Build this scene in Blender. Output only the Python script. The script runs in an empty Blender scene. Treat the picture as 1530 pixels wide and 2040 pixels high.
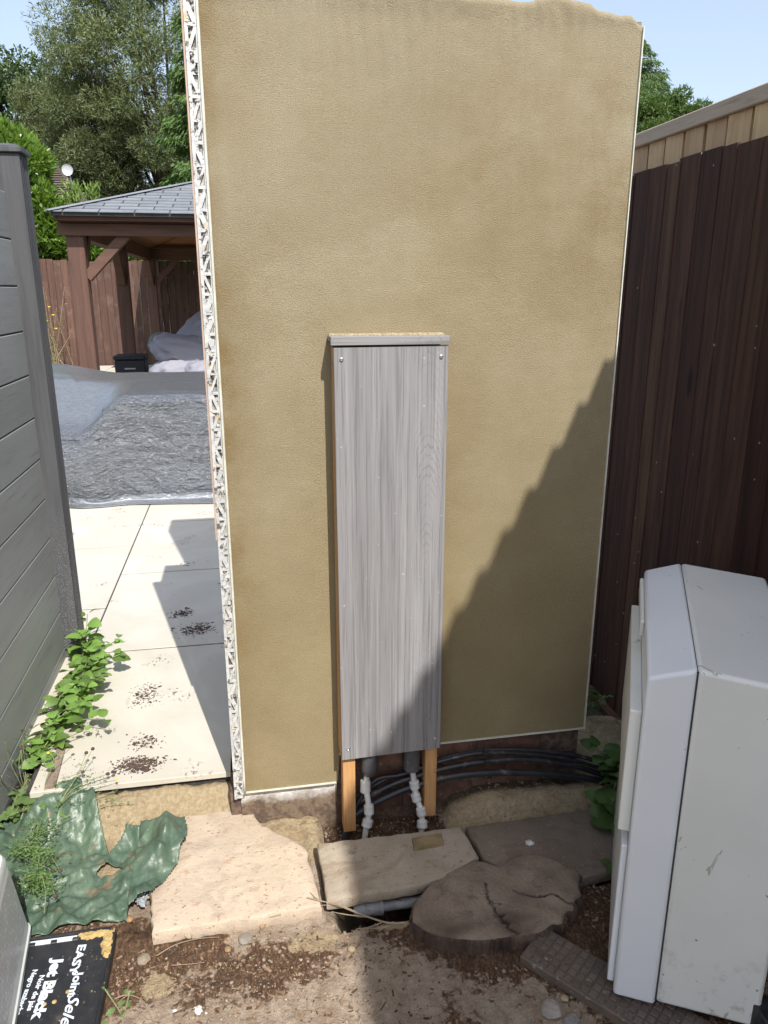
import bpy, bmesh, math, random
import numpy as np
from mathutils import Vector, Matrix
random.seed(7); rng = np.random.default_rng(7)
R = math.radians
sc = bpy.context.scene
COL = sc.collection

# ------------------------------------------------------------------ camera, sky, sun, exposure
FPX = 1506.0; PITCH = math.atan(443/1506); YAW = R(10.3)
CX, CY, CZ = 0.0, -1.93, 1.41
cd = bpy.data.cameras.new('camera'); cam = bpy.data.objects.new('camera', cd); COL.objects.link(cam)
cam.location = (CX, CY, CZ); cam.rotation_euler = (R(90)-PITCH, 0, -YAW)
cd.sensor_fit = 'VERTICAL'; cd.sensor_height = 32; cd.lens = 32*FPX/2040
cd.clip_start = 0.05; cd.clip_end = 2000
sc.camera = cam
SUNV = Vector((0.235, -1.0, 1.17)).normalized()          # towards the sun
w = bpy.data.worlds.new('World'); sc.world = w; w.use_nodes = True
nt = w.node_tree; bg = nt.nodes['Background']
sky = nt.nodes.new('ShaderNodeTexSky'); sky.sky_type = 'NISHITA'; sky.sun_disc = False
sky.sun_elevation = math.asin(SUNV.z); sky.sun_rotation = math.atan2(SUNV.x, SUNV.y)
sky.air_density = 1.0; sky.dust_density = 2.0; sky.ozone_density = 1.0
hz = nt.nodes.new('ShaderNodeMix'); hz.data_type = 'RGBA'; hz.inputs[0].default_value = .32; hz.inputs[7].default_value = (4.5, 4.8, 5.3, 1)      # thin bright high haze over the whole sky
nt.links.new(sky.outputs[0], hz.inputs[6]); nt.links.new(hz.outputs[2], bg.inputs[0]); bg.inputs[1].default_value = 0.14
sd = bpy.data.lights.new('sun', 'SUN'); sd.energy = 3.7; sd.angle = R(0.35); sd.color = (1.0, 0.955, 0.89)
sun = bpy.data.objects.new('sun', sd); COL.objects.link(sun); sun.rotation_euler = SUNV.to_track_quat('Z', 'Y').to_euler()
vs = sc.view_settings; vs.view_transform = 'Standard'; vs.look = 'None'; vs.exposure = 0.69; vs.gamma = 1; vs.use_curve_mapping = False

# ------------------------------------------------------------------ helpers
def ray(x, y):
    u = (x-765)/FPX; v = (1020-y)/FPX
    h = math.cos(PITCH)+v*math.sin(PITCH); z = -math.sin(PITCH)+v*math.cos(PITCH)
    return (h*math.sin(YAW)+u*math.cos(YAW), h*math.cos(YAW)-u*math.sin(YAW), z)
def G(x, y, z=0.0):                     # measured point on a level surface of height z
    r = ray(x, y); t = (z-CZ)/r[2]; return (r[0]*t, r[1]*t+CY, z)
def W(x, y, Y=0.0):                     # measured point on an upright plane at depth Y
    r = ray(x, y); t = (Y-CY)/r[1]; return (r[0]*t, Y, CZ+r[2]*t)
def vnoise(x, y, seed=0):
    x = np.asarray(x, float); y = np.asarray(y, float)
    xi = np.floor(x).astype(np.int64); yi = np.floor(y).astype(np.int64); fx = x-xi; fy = y-yi
    fx = fx*fx*(3-2*fx); fy = fy*fy*(3-2*fy)
    def h(a, b):
        n = (a*374761393 + b*668265263 + seed*974634777) & 0xffffffff
        n = ((n ^ (n >> 13))*1274126177) & 0xffffffff
        return ((n ^ (n >> 16)) & 0xffff)/65535.0
    return (h(xi, yi)*(1-fx)+h(xi+1, yi)*fx)*(1-fy)+(h(xi, yi+1)*(1-fx)+h(xi+1, yi+1)*fx)*fy
def fbm(x, y, o=4, seed=0):
    s = 0; a = 1; t = 0
    for i in range(o):
        s = s+a*vnoise(np.asarray(x)*2**i, np.asarray(y)*2**i, seed+i*17); t += a; a *= .5
    return s/t
def sstep(a, b, x): 
    t = np.clip((x-a)/(b-a), 0, 1); return t*t*(3-2*t)

def trin(x, y, seed):
    xi = np.floor(x).astype(np.int64); yi = np.floor(y).astype(np.int64); fx = x-xi; fy = y-yi
    def h(a, b):
        n = (a*374761393+b*668265263+seed*974634777) & 0xffffffff; n = ((n ^ (n >> 13))*1274126177) & 0xffffffff
        return ((n ^ (n >> 16)) & 0xffff)/65535.0
    a, b, c_, d_ = h(xi, yi), h(xi+1, yi), h(xi, yi+1), h(xi+1, yi+1)
    return np.where(fx+fy < 1, a+(b-a)*fx+(c_-a)*fy, d_+(c_-d_)*(1-fx)+(b-d_)*(1-fy))

def tag(o, label=None, cat=None, group=None, kind=None):
    if label: o['label'] = label
    if cat: o['category'] = cat
    if group: o['group'] = group
    if kind: o['kind'] = kind
    return o
def thing(name, loc, label, cat, group=None):
    o = bpy.data.objects.new(name, None); o.empty_display_size = .05; o.location = loc; COL.objects.link(o)
    return tag(o, label, cat, group)
def wloc(o):
    p = Vector((0, 0, 0))
    while o: p += o.location; o = o.parent
    return p
class MB:
    def __init__(s): s.v = []; s.f = []
    def add(s, v, f):
        n = len(s.v); s.v += [tuple(q) for q in v]; s.f += [tuple(i+n for i in q) for q in f]; return s
    def box(s, x0, x1, y0, y1, z0, z1, M=None):
        v = [Vector(p) for p in ((x0,y0,z0),(x1,y0,z0),(x1,y1,z0),(x0,y1,z0),(x0,y0,z1),(x1,y0,z1),(x1,y1,z1),(x0,y1,z1))]
        if M: v = [M@p for p in v]
        return s.add(v, [(0,3,2,1),(4,5,6,7),(0,1,5,4),(1,2,6,5),(2,3,7,6),(3,0,4,7)])
    def prism(s, pts, z0, z1):
        n = len(pts); v = [(p[0],p[1],z0) for p in pts]+[(p[0],p[1],z1) for p in pts]
        return s.add(v, [tuple(range(n-1,-1,-1)), tuple(range(n,2*n))]+[(i,(i+1)%n,n+(i+1)%n,n+i) for i in range(n)])
    def tube(s, path, rad, n=10, cap=True):
        P = [Vector(p) for p in path]; m = len(P)
        rr = rad if hasattr(rad, '__len__') else [rad]*m
        up = Vector((0,0,1)); v = []; pa = None
        for i, p in enumerate(P):
            t = (P[min(i+1,m-1)]-P[max(i-1,0)]).normalized()
            if pa is None:
                a = t.cross(up if abs(t.z)<.9 else Vector((1,0,0))).normalized()
            else: a = (pa-t*pa.dot(t)).normalized()
            pa = a; b = t.cross(a)
            v += [p+(a*math.cos(2*math.pi*k/n)+b*math.sin(2*math.pi*k/n))*rr[i] for k in range(n)]
        f = [(i*n+k, i*n+(k+1)%n, (i+1)*n+(k+1)%n, (i+1)*n+k) for i in range(m-1) for k in range(n)]
        if cap: f += [tuple(range(n-1,-1,-1)), tuple(range((m-1)*n, m*n))]
        return s.add(v, f)
    def lathe(s, c, prof, n=20):
        v = [(c[0]+r*math.cos(2*math.pi*k/n), c[1]+r*math.sin(2*math.pi*k/n), c[2]+z) for r, z in prof for k in range(n)]
        m = len(prof)
        return s.add(v, [(i*n+k,i*n+(k+1)%n,(i+1)*n+(k+1)%n,(i+1)*n+k) for i in range(m-1) for k in range(n)]+[tuple(range(n-1,-1,-1)), tuple(range((m-1)*n,m*n))])
    def mesh(s, name, mt=None, off=(0,0,0)):
        me = bpy.data.meshes.new(name)
        o = Vector(off); me.from_pydata([tuple(Vector(p)-o) for p in s.v], [], s.f)
        if mt: me.materials.append(mt)
        me.update(); return me
def link(name, me, parent=None, loc=(0,0,0)):
    o = bpy.data.objects.new(name, me); COL.objects.link(o); o.parent = parent; o.location = loc; return o
def part(name, mb, mt, parent, bevel=0, smooth=False, label=None, seg=1, fix=True):
    L = wloc(parent) if parent else Vector((0,0,0))
    me = mb.mesh(name, mt, L)
    if fix:
        bm = bmesh.new(); bm.from_mesh(me); bmesh.ops.recalc_face_normals(bm, faces=bm.faces); bm.to_mesh(me); bm.free()
    if smooth:
        for p in me.polygons: p.use_smooth = True
        if smooth == 'auto': me.set_sharp_from_angle(angle=R(40))
    o = link(name, me, parent)
    if bevel:
        b = o.modifiers.new('bevel', 'BEVEL'); b.width = bevel; b.segments = seg; b.limit_method = 'ANGLE'; b.angle_limit = R(35)
    if label: o['label'] = label
    return o
def solo(name, mb, mt, label, cat, loc, group=None, bevel=0, smooth=False, kind=None):
    me = mb.mesh(name, mt, loc)
    bm = bmesh.new(); bm.from_mesh(me); bmesh.ops.recalc_face_normals(bm, faces=bm.faces); bm.to_mesh(me); bm.free()
    if smooth:
        for p in me.polygons: p.use_smooth = True
        if smooth == 'auto': me.set_sharp_from_angle(angle=R(45))
    o = link(name, me, None, loc)
    if bevel:
        b = o.modifiers.new('bevel', 'BEVEL'); b.width = bevel; b.segments = 2; b.limit_method = 'ANGLE'; b.angle_limit = R(35)
    return tag(o, label, cat, group, kind)
def grid_mesh(name, V, nx, ny, mt, keep=None, attr=None, smooth=True, off=(0,0,0)):
    V = V.reshape(-1, 3)-np.array(off)
    i = np.arange(nx-1)[:, None]; j = np.arange(ny-1)[None, :]
    a = (i*ny+j).ravel(); F = np.stack([a, a+ny, a+ny+1, a+1], 1)
    if keep is not None: F = F[keep.reshape(nx, ny)[:-1, :-1].ravel()]
    me = bpy.data.meshes.new(name); me.from_pydata(V.tolist(), [], F.tolist()); me.materials.append(mt)
    if smooth: me.polygons.foreach_set('use_smooth', [True]*len(me.polygons))
    if attr:
        for k, val in attr.items():
            at = me.attributes.new(k, 'FLOAT', 'POINT'); at.data.foreach_set('value', np.asarray(val, np.float32).ravel())
    me.update(); return me
def raw_mesh(name, V, F, mt, smooth=False, off=(0,0,0)):
    V = np.asarray(V, float)-np.array(off)
    me = bpy.data.meshes.new(name); me.from_pydata(V.tolist(), [], F.tolist()); me.materials.append(mt)
    if smooth: me.polygons.foreach_set('use_smooth', [True]*len(me.polygons))
    me.update(); return me

# ------------------------------------------------------------------ materials
class NT:
    def __init__(s, name):
        s.m = bpy.data.materials.new(name); s.m.use_nodes = True; s.t = s.m.node_tree; s.n = s.t.nodes; s.l = s.t.links
        s.b = s.n['Principled BSDF']; s.out = s.n['Material Output']
        tc = s.n.new('ShaderNodeTexCoord'); oi = s.n.new('ShaderNodeObjectInfo'); s.oi = oi
        k = s.n.new('ShaderNodeVectorMath'); k.operation = 'SCALE'; k.inputs[0].default_value = (37.1, 91.7, 53.3); s.l.new(oi.outputs['Random'], k.inputs['Scale'])
        a = s.n.new('ShaderNodeVectorMath'); a.operation = 'ADD'; s.l.new(tc.outputs['Object'], a.inputs[0]); s.l.new(k.outputs[0], a.inputs[1]); s.co = a.outputs[0]
        g = s.n.new('ShaderNodeNewGeometry'); s.pos = g.outputs['Position']; s.isl = g.outputs['Random Per Island']
    def set(s, k, v):
        i = s.b.inputs[k]
        if hasattr(v, 'links') or hasattr(v, 'is_linked'): s.l.new(v, i)
        else: i.default_value = (*v, 1) if isinstance(v, (tuple, list)) and len(v) == 3 else v
    def mapv(s, stretch, rot=(0,0,0), src=None):
        m = s.n.new('ShaderNodeMapping'); s.l.new(src or s.co, m.inputs[0]); m.inputs['Scale'].default_value = stretch; m.inputs['Rotation'].default_value = rot; return m.outputs[0]
    def noise(s, scale, detail=4, rough=.55, stretch=None, dist=0, src=None):
        v = s.mapv(stretch, src=src) if stretch else (src or s.co)
        n = s.n.new('ShaderNodeTexNoise'); s.l.new(v, n.inputs['Vector']); n.inputs['Scale'].default_value = scale; n.inputs['Detail'].default_value = detail; n.inputs['Roughness'].default_value = rough; n.inputs['Distortion'].default_value = dist
        return n.outputs['Fac']
    def vor(s, scale, feat='F1', out='Distance', stretch=None, src=None, rnd=1):
        v = s.mapv(stretch, src=src) if stretch else (src or s.co)
        n = s.n.new('ShaderNodeTexVoronoi'); s.l.new(v, n.inputs['Vector']); n.inputs['Scale'].default_value = scale; n.feature = feat; n.inputs['Randomness'].default_value = rnd; return n.outputs[out]
    def wave(s, scale, dist=2, dscale=1, detail=2, stretch=None, prof='SIN', dirn='X', src=None):
        v = s.mapv(stretch, src=src) if stretch else (src or s.co)
        n = s.n.new('ShaderNodeTexWave'); s.l.new(v, n.inputs['Vector']); n.inputs['Scale'].default_value = scale; n.inputs['Distortion'].default_value = dist; n.inputs['Detail'].default_value = detail; n.inputs['Detail Scale'].default_value = dscale; n.wave_profile = prof; n.bands_direction = dirn; return n.outputs['Fac']
    def rng(s, x, a, b, c=0, d=1):
        n = s.n.new('ShaderNodeMapRange'); s.l.new(x, n.inputs[0]); n.inputs[1].default_value = a; n.inputs[2].default_value = b; n.inputs[3].default_value = c; n.inputs[4].default_value = d; n.interpolation_type = 'SMOOTHSTEP'; return n.outputs[0]
    def math(s, op, a, b=None):
        n = s.n.new('ShaderNodeMath'); n.operation = op
        for i, q in enumerate((a, b)):
            if q is None: continue
            if isinstance(q, (int, float)): n.inputs[i].default_value = q
            else: s.l.new(q, n.inputs[i])
        return n.outputs[0]
    def mix(s, f, a, b, mode='MIX'):
        n = s.n.new('ShaderNodeMix'); n.data_type = 'RGBA'; n.blend_type = mode
        for k, q in ((0, f), (6, a), (7, b)):
            if isinstance(q, (int, float)): n.inputs[k].default_value = q
            elif isinstance(q, tuple): n.inputs[k].default_value = (*q, 1)
            else: s.l.new(q, n.inputs[k])
        return n.outputs[2]
    def bump(s, h, dist=.002, strength=1, prev=None):
        n = s.n.new('ShaderNodeBump'); s.l.new(h, n.inputs['Height']); n.inputs['Distance'].default_value = dist; n.inputs['Strength'].default_value = strength
        if prev is not None: s.l.new(prev, n.inputs['Normal'])
        s.nm = n.outputs[0]; s.l.new(s.nm, s.b.inputs['Normal']); return s.nm
    def vary(s, col, amt, hue=0, src=None):
        n = s.n.new('ShaderNodeHueSaturation'); s.l.new(col, n.inputs['Color']); f = src or s.oi.outputs['Random']
        s.l.new(s.rngl(f, 0, 1, 1-amt, 1+amt), n.inputs['Value'])
        if hue: s.l.new(s.rngl(f, 0, 1, .5-hue, .5+hue), n.inputs['Hue'])
        return n.outputs[0]
    def rngl(s, x, a, b, c, d):
        n = s.n.new('ShaderNodeMapRange'); s.l.new(x, n.inputs[0]); n.inputs[1].default_value = a; n.inputs[2].default_value = b; n.inputs[3].default_value = c; n.inputs[4].default_value = d; return n.outputs[0]
    def attr(s, name):
        n = s.n.new('ShaderNodeAttribute'); n.attribute_name = name; return n.outputs['Fac']
def simple(name, c1, c2=None, scale=8, rough=.7, bump=0, bscale=60, stretch=None, vary=0, metal=0, spots=None, hue=0, spec=.5):
    t = NT(name); c2 = c2 or tuple(q*.75 for q in c1)
    c = t.mix(t.rng(t.noise(scale, stretch=stretch), .35, .65), c1, c2)
    if spots:
        for sc_, sa, sb, colr in spots: c = t.mix(t.rng(t.noise(sc_, 5, .65), sa, sb), c, colr)
    if vary: c = t.vary(c, vary, hue)
    t.set('Base Color', c); t.set('Roughness', rough); t.set('Metallic', metal); t.set('Specular IOR Level', spec)
    if bump: t.bump(t.noise(bscale, 4, .6, stretch=stretch), bump)
    return t.m
def wood(name, light, dark, ax='Z', scale=1.0, rough=.75, vary=.15, bump=.0015, knots=True, spots=None, hue=0):
    st = {'Z': (26, 26, 1.6), 'X': (1.6, 26, 26), 'Y': (26, 1.6, 26)}[ax]
    t = NT(name)
    n1 = t.noise(1.6*scale, 5, .6, stretch=st, dist=.6); n2 = t.noise(6*scale, 3, .7, stretch=st)
    c = t.mix(t.rng(n1, .3, .7), light, dark)
    c = t.mix(t.rng(n2, .52, .72, 0, .5), c, tuple(q*.55 for q in dark))
    if knots:
        k = t.vor(3.2, stretch={'Z': (1.4, 1.4, .5), 'X': (.5, 1.4, 1.4), 'Y': (1.4, .5, 1.4)}[ax]); c = t.mix(t.rng(k, .03, .1, .8, 0), c, tuple(q*.35 for q in dark))
    if spots:
        for sc_, sa, sb, colr in spots: c = t.mix(t.rng(t.noise(sc_, 4, .6), sa, sb), c, colr)
    c = t.vary(c, vary, hue); t.set('Base Color', c); t.set('Roughness', rough); t.bump(n1, bump); return t.m
def leafmat(name, c1, c2, var=.35, hue=.02, rough=.45, trans=.35, spec=.5):
    t = NT(name); c = t.mix(t.isl, c1, c2); c = t.mix(t.rng(t.noise(1.3, 2, src=t.pos), .35, .65, 0, .35), c, tuple(q*.7 for q in c2)); c = t.vary(c, var*.4)
    t.set('Base Color', c); t.set('Roughness', rough); t.set('Specular IOR Level', spec)
    tr = t.n.new('ShaderNodeBsdfTranslucent'); t.l.new(t.mix(1.0, c, (1.0, 1.0, .45), 'MULTIPLY'), tr.inputs[0])
    mx = t.n.new('ShaderNodeMixShader'); mx.inputs[0].default_value = trans; t.l.new(t.b.outputs[0], mx.inputs[1]); t.l.new(tr.outputs[0], mx.inputs[2]); t.l.new(mx.outputs[0], t.out.inputs[0])
    return t.m

# render (stucco)
t = NT('stucco_render')
c = t.mix(t.rng(t.noise(2.2, 5, .6), .35, .68), (.322,.280,.180), (.272,.234,.144))
c = t.mix(t.rng(t.noise(5, 5, .65, stretch=(1, 1, .6)), .56, .74, 0, .4), c, (.24,.19,.10))
c = t.mix(t.rng(t.noise(3.1, 4, .5), .30, .44, .55, 0), c, (.345,.312,.208))
sx = t.n.new('ShaderNodeSeparateXYZ'); t.l.new(t.pos, sx.inputs[0]); dry = t.rngl(t.math('ADD', sx.outputs[2], t.math('MULTIPLY', t.math('SUBTRACT', t.noise(2.4, 4, .6), .5), 1.5)), .5, 1.9, 0, 1); c = t.mix(dry, t.mix(1.0, c, (.95, .905, .83), 'MULTIPLY'), t.mix(1.0, c, (1.10, 1.115, 1.22), 'MULTIPLY'))
damp = t.attr('damp'); c = t.mix(t.math('MULTIPLY', damp, t.rng(t.noise(9, 4, .6), .25, .7)), c, (.215,.155,.075))
gr = t.noise(330, 2, .7, stretch=(1, 1, 1.25)); gr2 = t.noise(420, 2, .7)
c = t.mix(t.rng(gr, .36, .62, .42, 0), c, (.20,.15,.08)); c = t.mix(t.rng(gr2, .62, .72, 0, .35), c, (.6,.52,.38))
c = t.mix(t.rng(t.vor(9), .006, .012, .5, 0), c, (.12,.09,.05))
t.set('Base Color', c); t.set('Roughness', .95); t.set('Specular IOR Level', .15)
b1 = t.bump(t.noise(5, 3, .5), .008, .3); tw = t.bump(t.math('MULTIPLY', t.wave(9, 9, .35, 2), t.rngl(sx.outputs[2], 1.5, 2.0, 0, 1)), .0022, .6, b1); b2 = t.bump(gr, .0022, 1, tw); t.bump(gr2, .0010, 1, b2); M_STUCCO = t.m
M_BEAD = simple('white_pvc_bead', (.66,.66,.58), (.56,.55,.46), 30, .5, .0006, 200)
t = NT('galvanised_lath')
c = t.mix(t.rng(t.noise(60, 4), .4, .6), (.50,.52,.53), (.64,.64,.62)); c = t.mix(t.rng(t.noise(9, 5, .7), .58, .66), c, (.55,.42,.27))
c = t.mix(t.rng(t.noise(45, 4, .7), .57, .63), c, (.14,.13,.12))
t.set('Base Color', c); t.set('Metallic', .15); t.set('Roughness', .45); t.bump(t.noise(120), .001); M_LATH = t.m
M_BACKING = simple('backing_board', (.50,.49,.46), (.33,.31,.29), 30, .8, .003, 60, spots=[(9, .50, .58, (.11,.10,.095)), (60, .56, .64, (.6,.6,.57))])
M_PINK = simple('pink_batten', (.50,.37,.29), (.42,.31,.25), 12, .8)
t = NT('plinth')
c = t.mix(t.rng(t.noise(40, 5, .7), .4, .6), (.17,.115,.085), (.09,.062,.05)); t.set('Base Color', c)
t.set('Roughness', .95); t.bump(t.noise(110, 4, .7), .004); M_PLINTH = t.m
t = NT('limewash_plinth')
sx = t.n.new('ShaderNodeSeparateXYZ'); t.l.new(t.pos, sx.inputs[0]); hz = sx.outputs[2]
f = t.rngl(t.math('ADD', hz, t.math('MULTIPLY', t.noise(16, 5, .7), .09)), -.01, .035, 0, 1)
c = t.mix(t.rng(t.noise(40, 5, .7), .4, .6), (.20,.145,.10), (.11,.075,.055)); c = t.mix(f, c, (.72,.71,.68)); t.set('Base Color', c); t.set('Roughness', .95); t.bump(t.noise(110, 4, .7), .004); M_LIME = t.m
M_BRICK = simple('brown_brick', (.17,.085,.06), (.10,.055,.04), 22, .9, .003, 90, vary=.2, spots=[(60, .6, .7, (.3,.24,.18))])
# grey woodgrain laminate
def laminate(name, ax):
    t = NT(name)
    st = (1, 1, .075) if ax == 'Z' else (.075, 1, 1)
    big = t.noise(9, 3, .5, stretch=st, src=t.pos); mid = t.noise(64, 4, .65, stretch=(1, 1, .016) if ax == 'Z' else (.016, 1, 1), src=t.pos, dist=.3); fine = t.noise(170, 3, .75, stretch=(1, 1, .014) if ax == 'Z' else (.014, 1, 1), src=t.pos)
    m = t.n.new('ShaderNodeMapping'); t.l.new(t.pos, m.inputs[0]); m.inputs['Location'].default_value = (-.452*1, 0, -.62*.16); m.inputs['Scale'].default_value = (1, 1, .16)
    ring = t.wave(15, 1.2, 1.5, 3, src=m.outputs[0]); 
    n = [q for q in t.n if q.bl_idname == 'ShaderNodeTexWave'][-1]; n.wave_type = 'RINGS'; n.rings_direction = 'Y'; n.inputs['Scale'].default_value = 75; n.inputs['Distortion'].default_value = 4.0; n.inputs['Detail Scale'].default_value = 2.5
    sx = t.n.new('ShaderNodeSeparateXYZ'); t.l.new(t.pos, sx.inputs[0])
    msk = t.rng(t.math('ABSOLUTE', t.math('SUBTRACT', sx.outputs[0], .455)), .02, .055, .5, 0)
    c = t.mix(t.rng(mid, .35, .66), (.30,.295,.30), (.245,.24,.245)); c = t.mix(t.rng(big, .42, .68, 0, .5), c, (.195,.19,.195))
    c = t.mix(t.rng(fine, .50, .62, 0, .5), c, (.115,.108,.108)); c = t.mix(t.rng(fine, .34, .44, .35, 0), c, (.37,.362,.355))
    c = t.mix(t.math('MULTIPLY', t.math('MULTIPLY', msk, t.rng(t.noise(7, 3, .5, src=t.pos), .4, .65, .1, .9)), t.rng(ring, .80, 1.0)), c, (.12,.115,.115))
    c = t.mix(t.rng(t.noise(60, 3), .70, .74, 0, .5), c, (.6,.56,.48))
    t.set('Base Color', c); t.set('Roughness', .5); t.bump(fine, .0005); return t.m
M_LAM = laminate('grey_woodgrain_panel', 'Z'); M_LAMX = laminate('grey_woodgrain_ledge', 'X')
M_BATTEN = wood('pine_batten', (.62,.36,.16), (.48,.25,.10), 'Z', 1.4, vary=.05, knots=False, spots=[(30, .64, .72, (.3,.16,.08))])
M_DUST = simple('render_crumbs', (.42,.35,.23), (.34,.27,.17), 60, .95, .002, 200)
M_SCREW = simple('zinc_screw', (.6,.62,.66), (.4,.42,.46), 200, .3, metal=.9)
# patio
t = NT('cream_porcelain_slab')
c = t.mix(t.rng(t.noise(2.6, 6, .6, dist=.8, src=t.pos), .35, .65), (.60,.565,.49), (.53,.495,.42))
c = t.mix(t.rng(t.noise(26, 5, .7, src=t.pos), .64, .72, 0, .4), c, (.48,.43,.33))
c = t.mix(t.rng(t.noise(5.2, 3, .6, stretch=(1, .55, 1), src=t.pos, dist=1.2), .64, .72, 0, .35), c, (.38,.26,.17))
pm = t.math('MULTIPLY', t.rng(t.noise(4.1, 2, .5, src=t.pos), .60, .68), t.rng(t.noise(75, 4, .7, stretch=(1, .5, 1), src=t.pos), .54, .60)); c = t.mix(pm, c, (.10,.075,.06))
c = t.mix(t.rng(t.vor(13, src=t.pos), .03, .055, .85, 0), c, (.09,.07,.06))
c = t.vary(c, .03); t.set('Base Color', c); t.set('Roughness', .6); t.bump(t.noise(35, 5, .6, src=t.pos), .0012); M_PATIO = t.m
M_GROUT = simple('dark_joint_grout', (.06,.055,.05), (.035,.03,.028), 50, .95, .001, 200)
# soil
t = NT('bare_soil')
fine = t.noise(85, 6, .75); med = t.noise(24, 5, .65); gritv = t.vor(190)
c = t.mix(t.rng(med, .38, .62), (.37,.30,.235), (.28,.215,.16)); c = t.mix(t.rng(fine, .5, .66, 0, .7), c, (.45,.37,.28))
mul = t.mix(t.rng(t.noise(130, 4, .8, stretch=(1, .4, 1)), .42, .66), (.075,.048,.032), (.19,.115,.07))
mm = t.math('ADD', t.attr('mulch'), t.math('MULTIPLY', t.math('SUBTRACT', t.noise(30, 5, .7), .5), 1.6)); c = t.mix(t.rng(mm, .42, .62), c, mul)
snd = t.mix(t.rng(fine, .35, .65), (.42,.34,.22), (.30,.235,.145)); snd = t.mix(t.rng(t.noise(14, 4, .6), .5, .7, 0, .7), snd, (.24,.17,.10))
sm = t.math('ADD', t.attr('sand'), t.math('MULTIPLY', t.math('SUBTRACT', t.noise(34, 5, .7), .5), 1.1)); c = t.mix(t.rng(sm, .42, .58), c, snd)
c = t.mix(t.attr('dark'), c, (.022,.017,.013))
t.set('Base Color', c); t.set('Roughness', 1); t.set('Specular IOR Level', .1)
b1 = t.bump(med, .012, .8); t.bump(fine, .006, 1, b1); M_SOIL = t.m
M_GROUND = simple('rough_grass_ground', (.09,.10,.04), (.14,.11,.06), 1.5, 1, .02, 20)
# stone slabs
def stone(name, a, b, d, e, sc_=7, veins=(.2,.13,.1)):
    t = NT(name)
    c = t.mix(t.rng(t.noise(sc_, 5, .6, dist=.5), .35, .66), a, b)
    c = t.mix(t.rng(t.noise(5, 6, .65, stretch=(1.2, 1.9, 1), dist=1.8), .52, .64, 0, .55), c, d)
    c = t.mix(t.rng(t.noise(80, 4, .7, stretch=(1, 1.25, 1)), .60, .66, 0, .8), c, e)
    c = t.mix(t.rng(t.noise(17, 6, .75, stretch=(1, 1.3, 1)), .59, .66, 0, .55), c, veins)
    t.set('Base Color', c); t.set('Roughness', .9); b1 = t.bump(t.noise(9, 6, .6, stretch=(1, 1.15, 1), dist=.4), .013, .7); t.bump(t.noise(120, 4, .7), .0018, 1, b1); return t.m
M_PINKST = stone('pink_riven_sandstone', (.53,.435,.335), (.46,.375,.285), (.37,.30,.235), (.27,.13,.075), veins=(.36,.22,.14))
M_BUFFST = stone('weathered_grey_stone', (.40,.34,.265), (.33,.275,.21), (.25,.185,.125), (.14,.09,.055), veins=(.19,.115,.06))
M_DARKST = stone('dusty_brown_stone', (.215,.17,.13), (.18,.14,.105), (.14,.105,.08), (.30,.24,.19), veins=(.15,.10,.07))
M_MORTAR = simple('sandy_mortar', (.30,.225,.12), (.22,.155,.08), 30, .95, .003, 120)
# fences
t = NT('grey_composite_board')
c = t.mix(t.rng(t.noise(3, 4, .6, stretch=(1, .25, 2)), .35, .65), (.33,.345,.335), (.28,.292,.285)); c = t.mix(t.rng(t.noise(60, 3, .7, stretch=(1, .06, 1)), .55, .68, 0, .35), c, (.15,.16,.165))
c = t.mix(t.rng(t.vor(7), .006, .012, .6, 0), c, (.45,.45,.42)); c = t.vary(c, .04); t.set('Base Color', c); t.set('Roughness', .55); t.bump(t.noise(50, 3, .7, stretch=(1, .05, 1)), .0006); M_COMP = t.m
t = NT('charcoal_composite_post')
c = t.mix(t.rng(t.noise(40, 4, .6, stretch=(1, 1, .05)), .4, .65), (.085,.087,.095), (.06,.062,.068)); sx = t.n.new('ShaderNodeSeparateXYZ'); t.l.new(t.pos, sx.inputs[0])
sp = t.math('MULTIPLY', t.rng(t.vor(230, src=t.pos), .16, .30, .8, 0), t.rng(sx.outputs[2], .25, .75, 1, 0)); c = t.mix(sp, c, (.42,.42,.42))
c = t.mix(t.rng(t.noise(11, 4, .6, stretch=(1, 1, .3)), .70, .74, 0, .7), c, (.35,.29,.22)); t.set('Base Color', c); t.set('Roughness', .6); t.bump(t.noise(60, 3, .6, stretch=(1, 1, .04)), .0015); M_POST = t.m
t = NT('dark_stained_board')
st = (30, 30, 1.5); n1 = t.noise(1.5, 5, .6, stretch=st, dist=.5)
c = t.mix(t.rng(n1, .3, .7), (.088,.043,.028), (.042,.021,.015)); c = t.mix(t.rng(t.noise(4, 4, .6, stretch=(6, 6, .9)), .60, .76, 0, .6), c, (.13,.065,.033))
c = t.mix(t.rng(t.vor(2.6, stretch=(2, 2, .6)), .04, .1, .8, 0), c, (.008,.005,.005)); c = t.vary(c, .45, .012)
c = t.mix(t.rng(t.vor(13, src=t.pos), .035, .055, .8, 0), c, (.35,.31,.3)); t.set('Base Color', c); t.set('Roughness', .7); t.set('Specular IOR Level', .2); t.bump(n1, .0015); M_DARKF = t.m
M_NEWF = wood('new_softwood_board', (.62,.44,.26), (.50,.33,.18), 'Z', .8, vary=.16, hue=.01, spots=[(3, .56, .7, (.30,.17,.08))])
M_NEWCAP = wood('new_capping_rail', (.46,.37,.29), (.38,.30,.23), 'Y', .8, vary=.05, knots=False)
M_BROWNF = wood('faded_brown_fence_board', (.125,.065,.045), (.085,.042,.031), 'Z', .5, vary=.22, bump=.003, spots=[(5, .5, .8, (.17,.11,.085))])
M_GAZ = wood('red_brown_gazebo_timber', (.13,.066,.045), (.088,.045,.033), 'Z', .5, vary=.08)
M_GAZX = wood('red_brown_gazebo_beam', (.145,.075,.050), (.098,.051,.036), 'X', .5, vary=.08)
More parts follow.
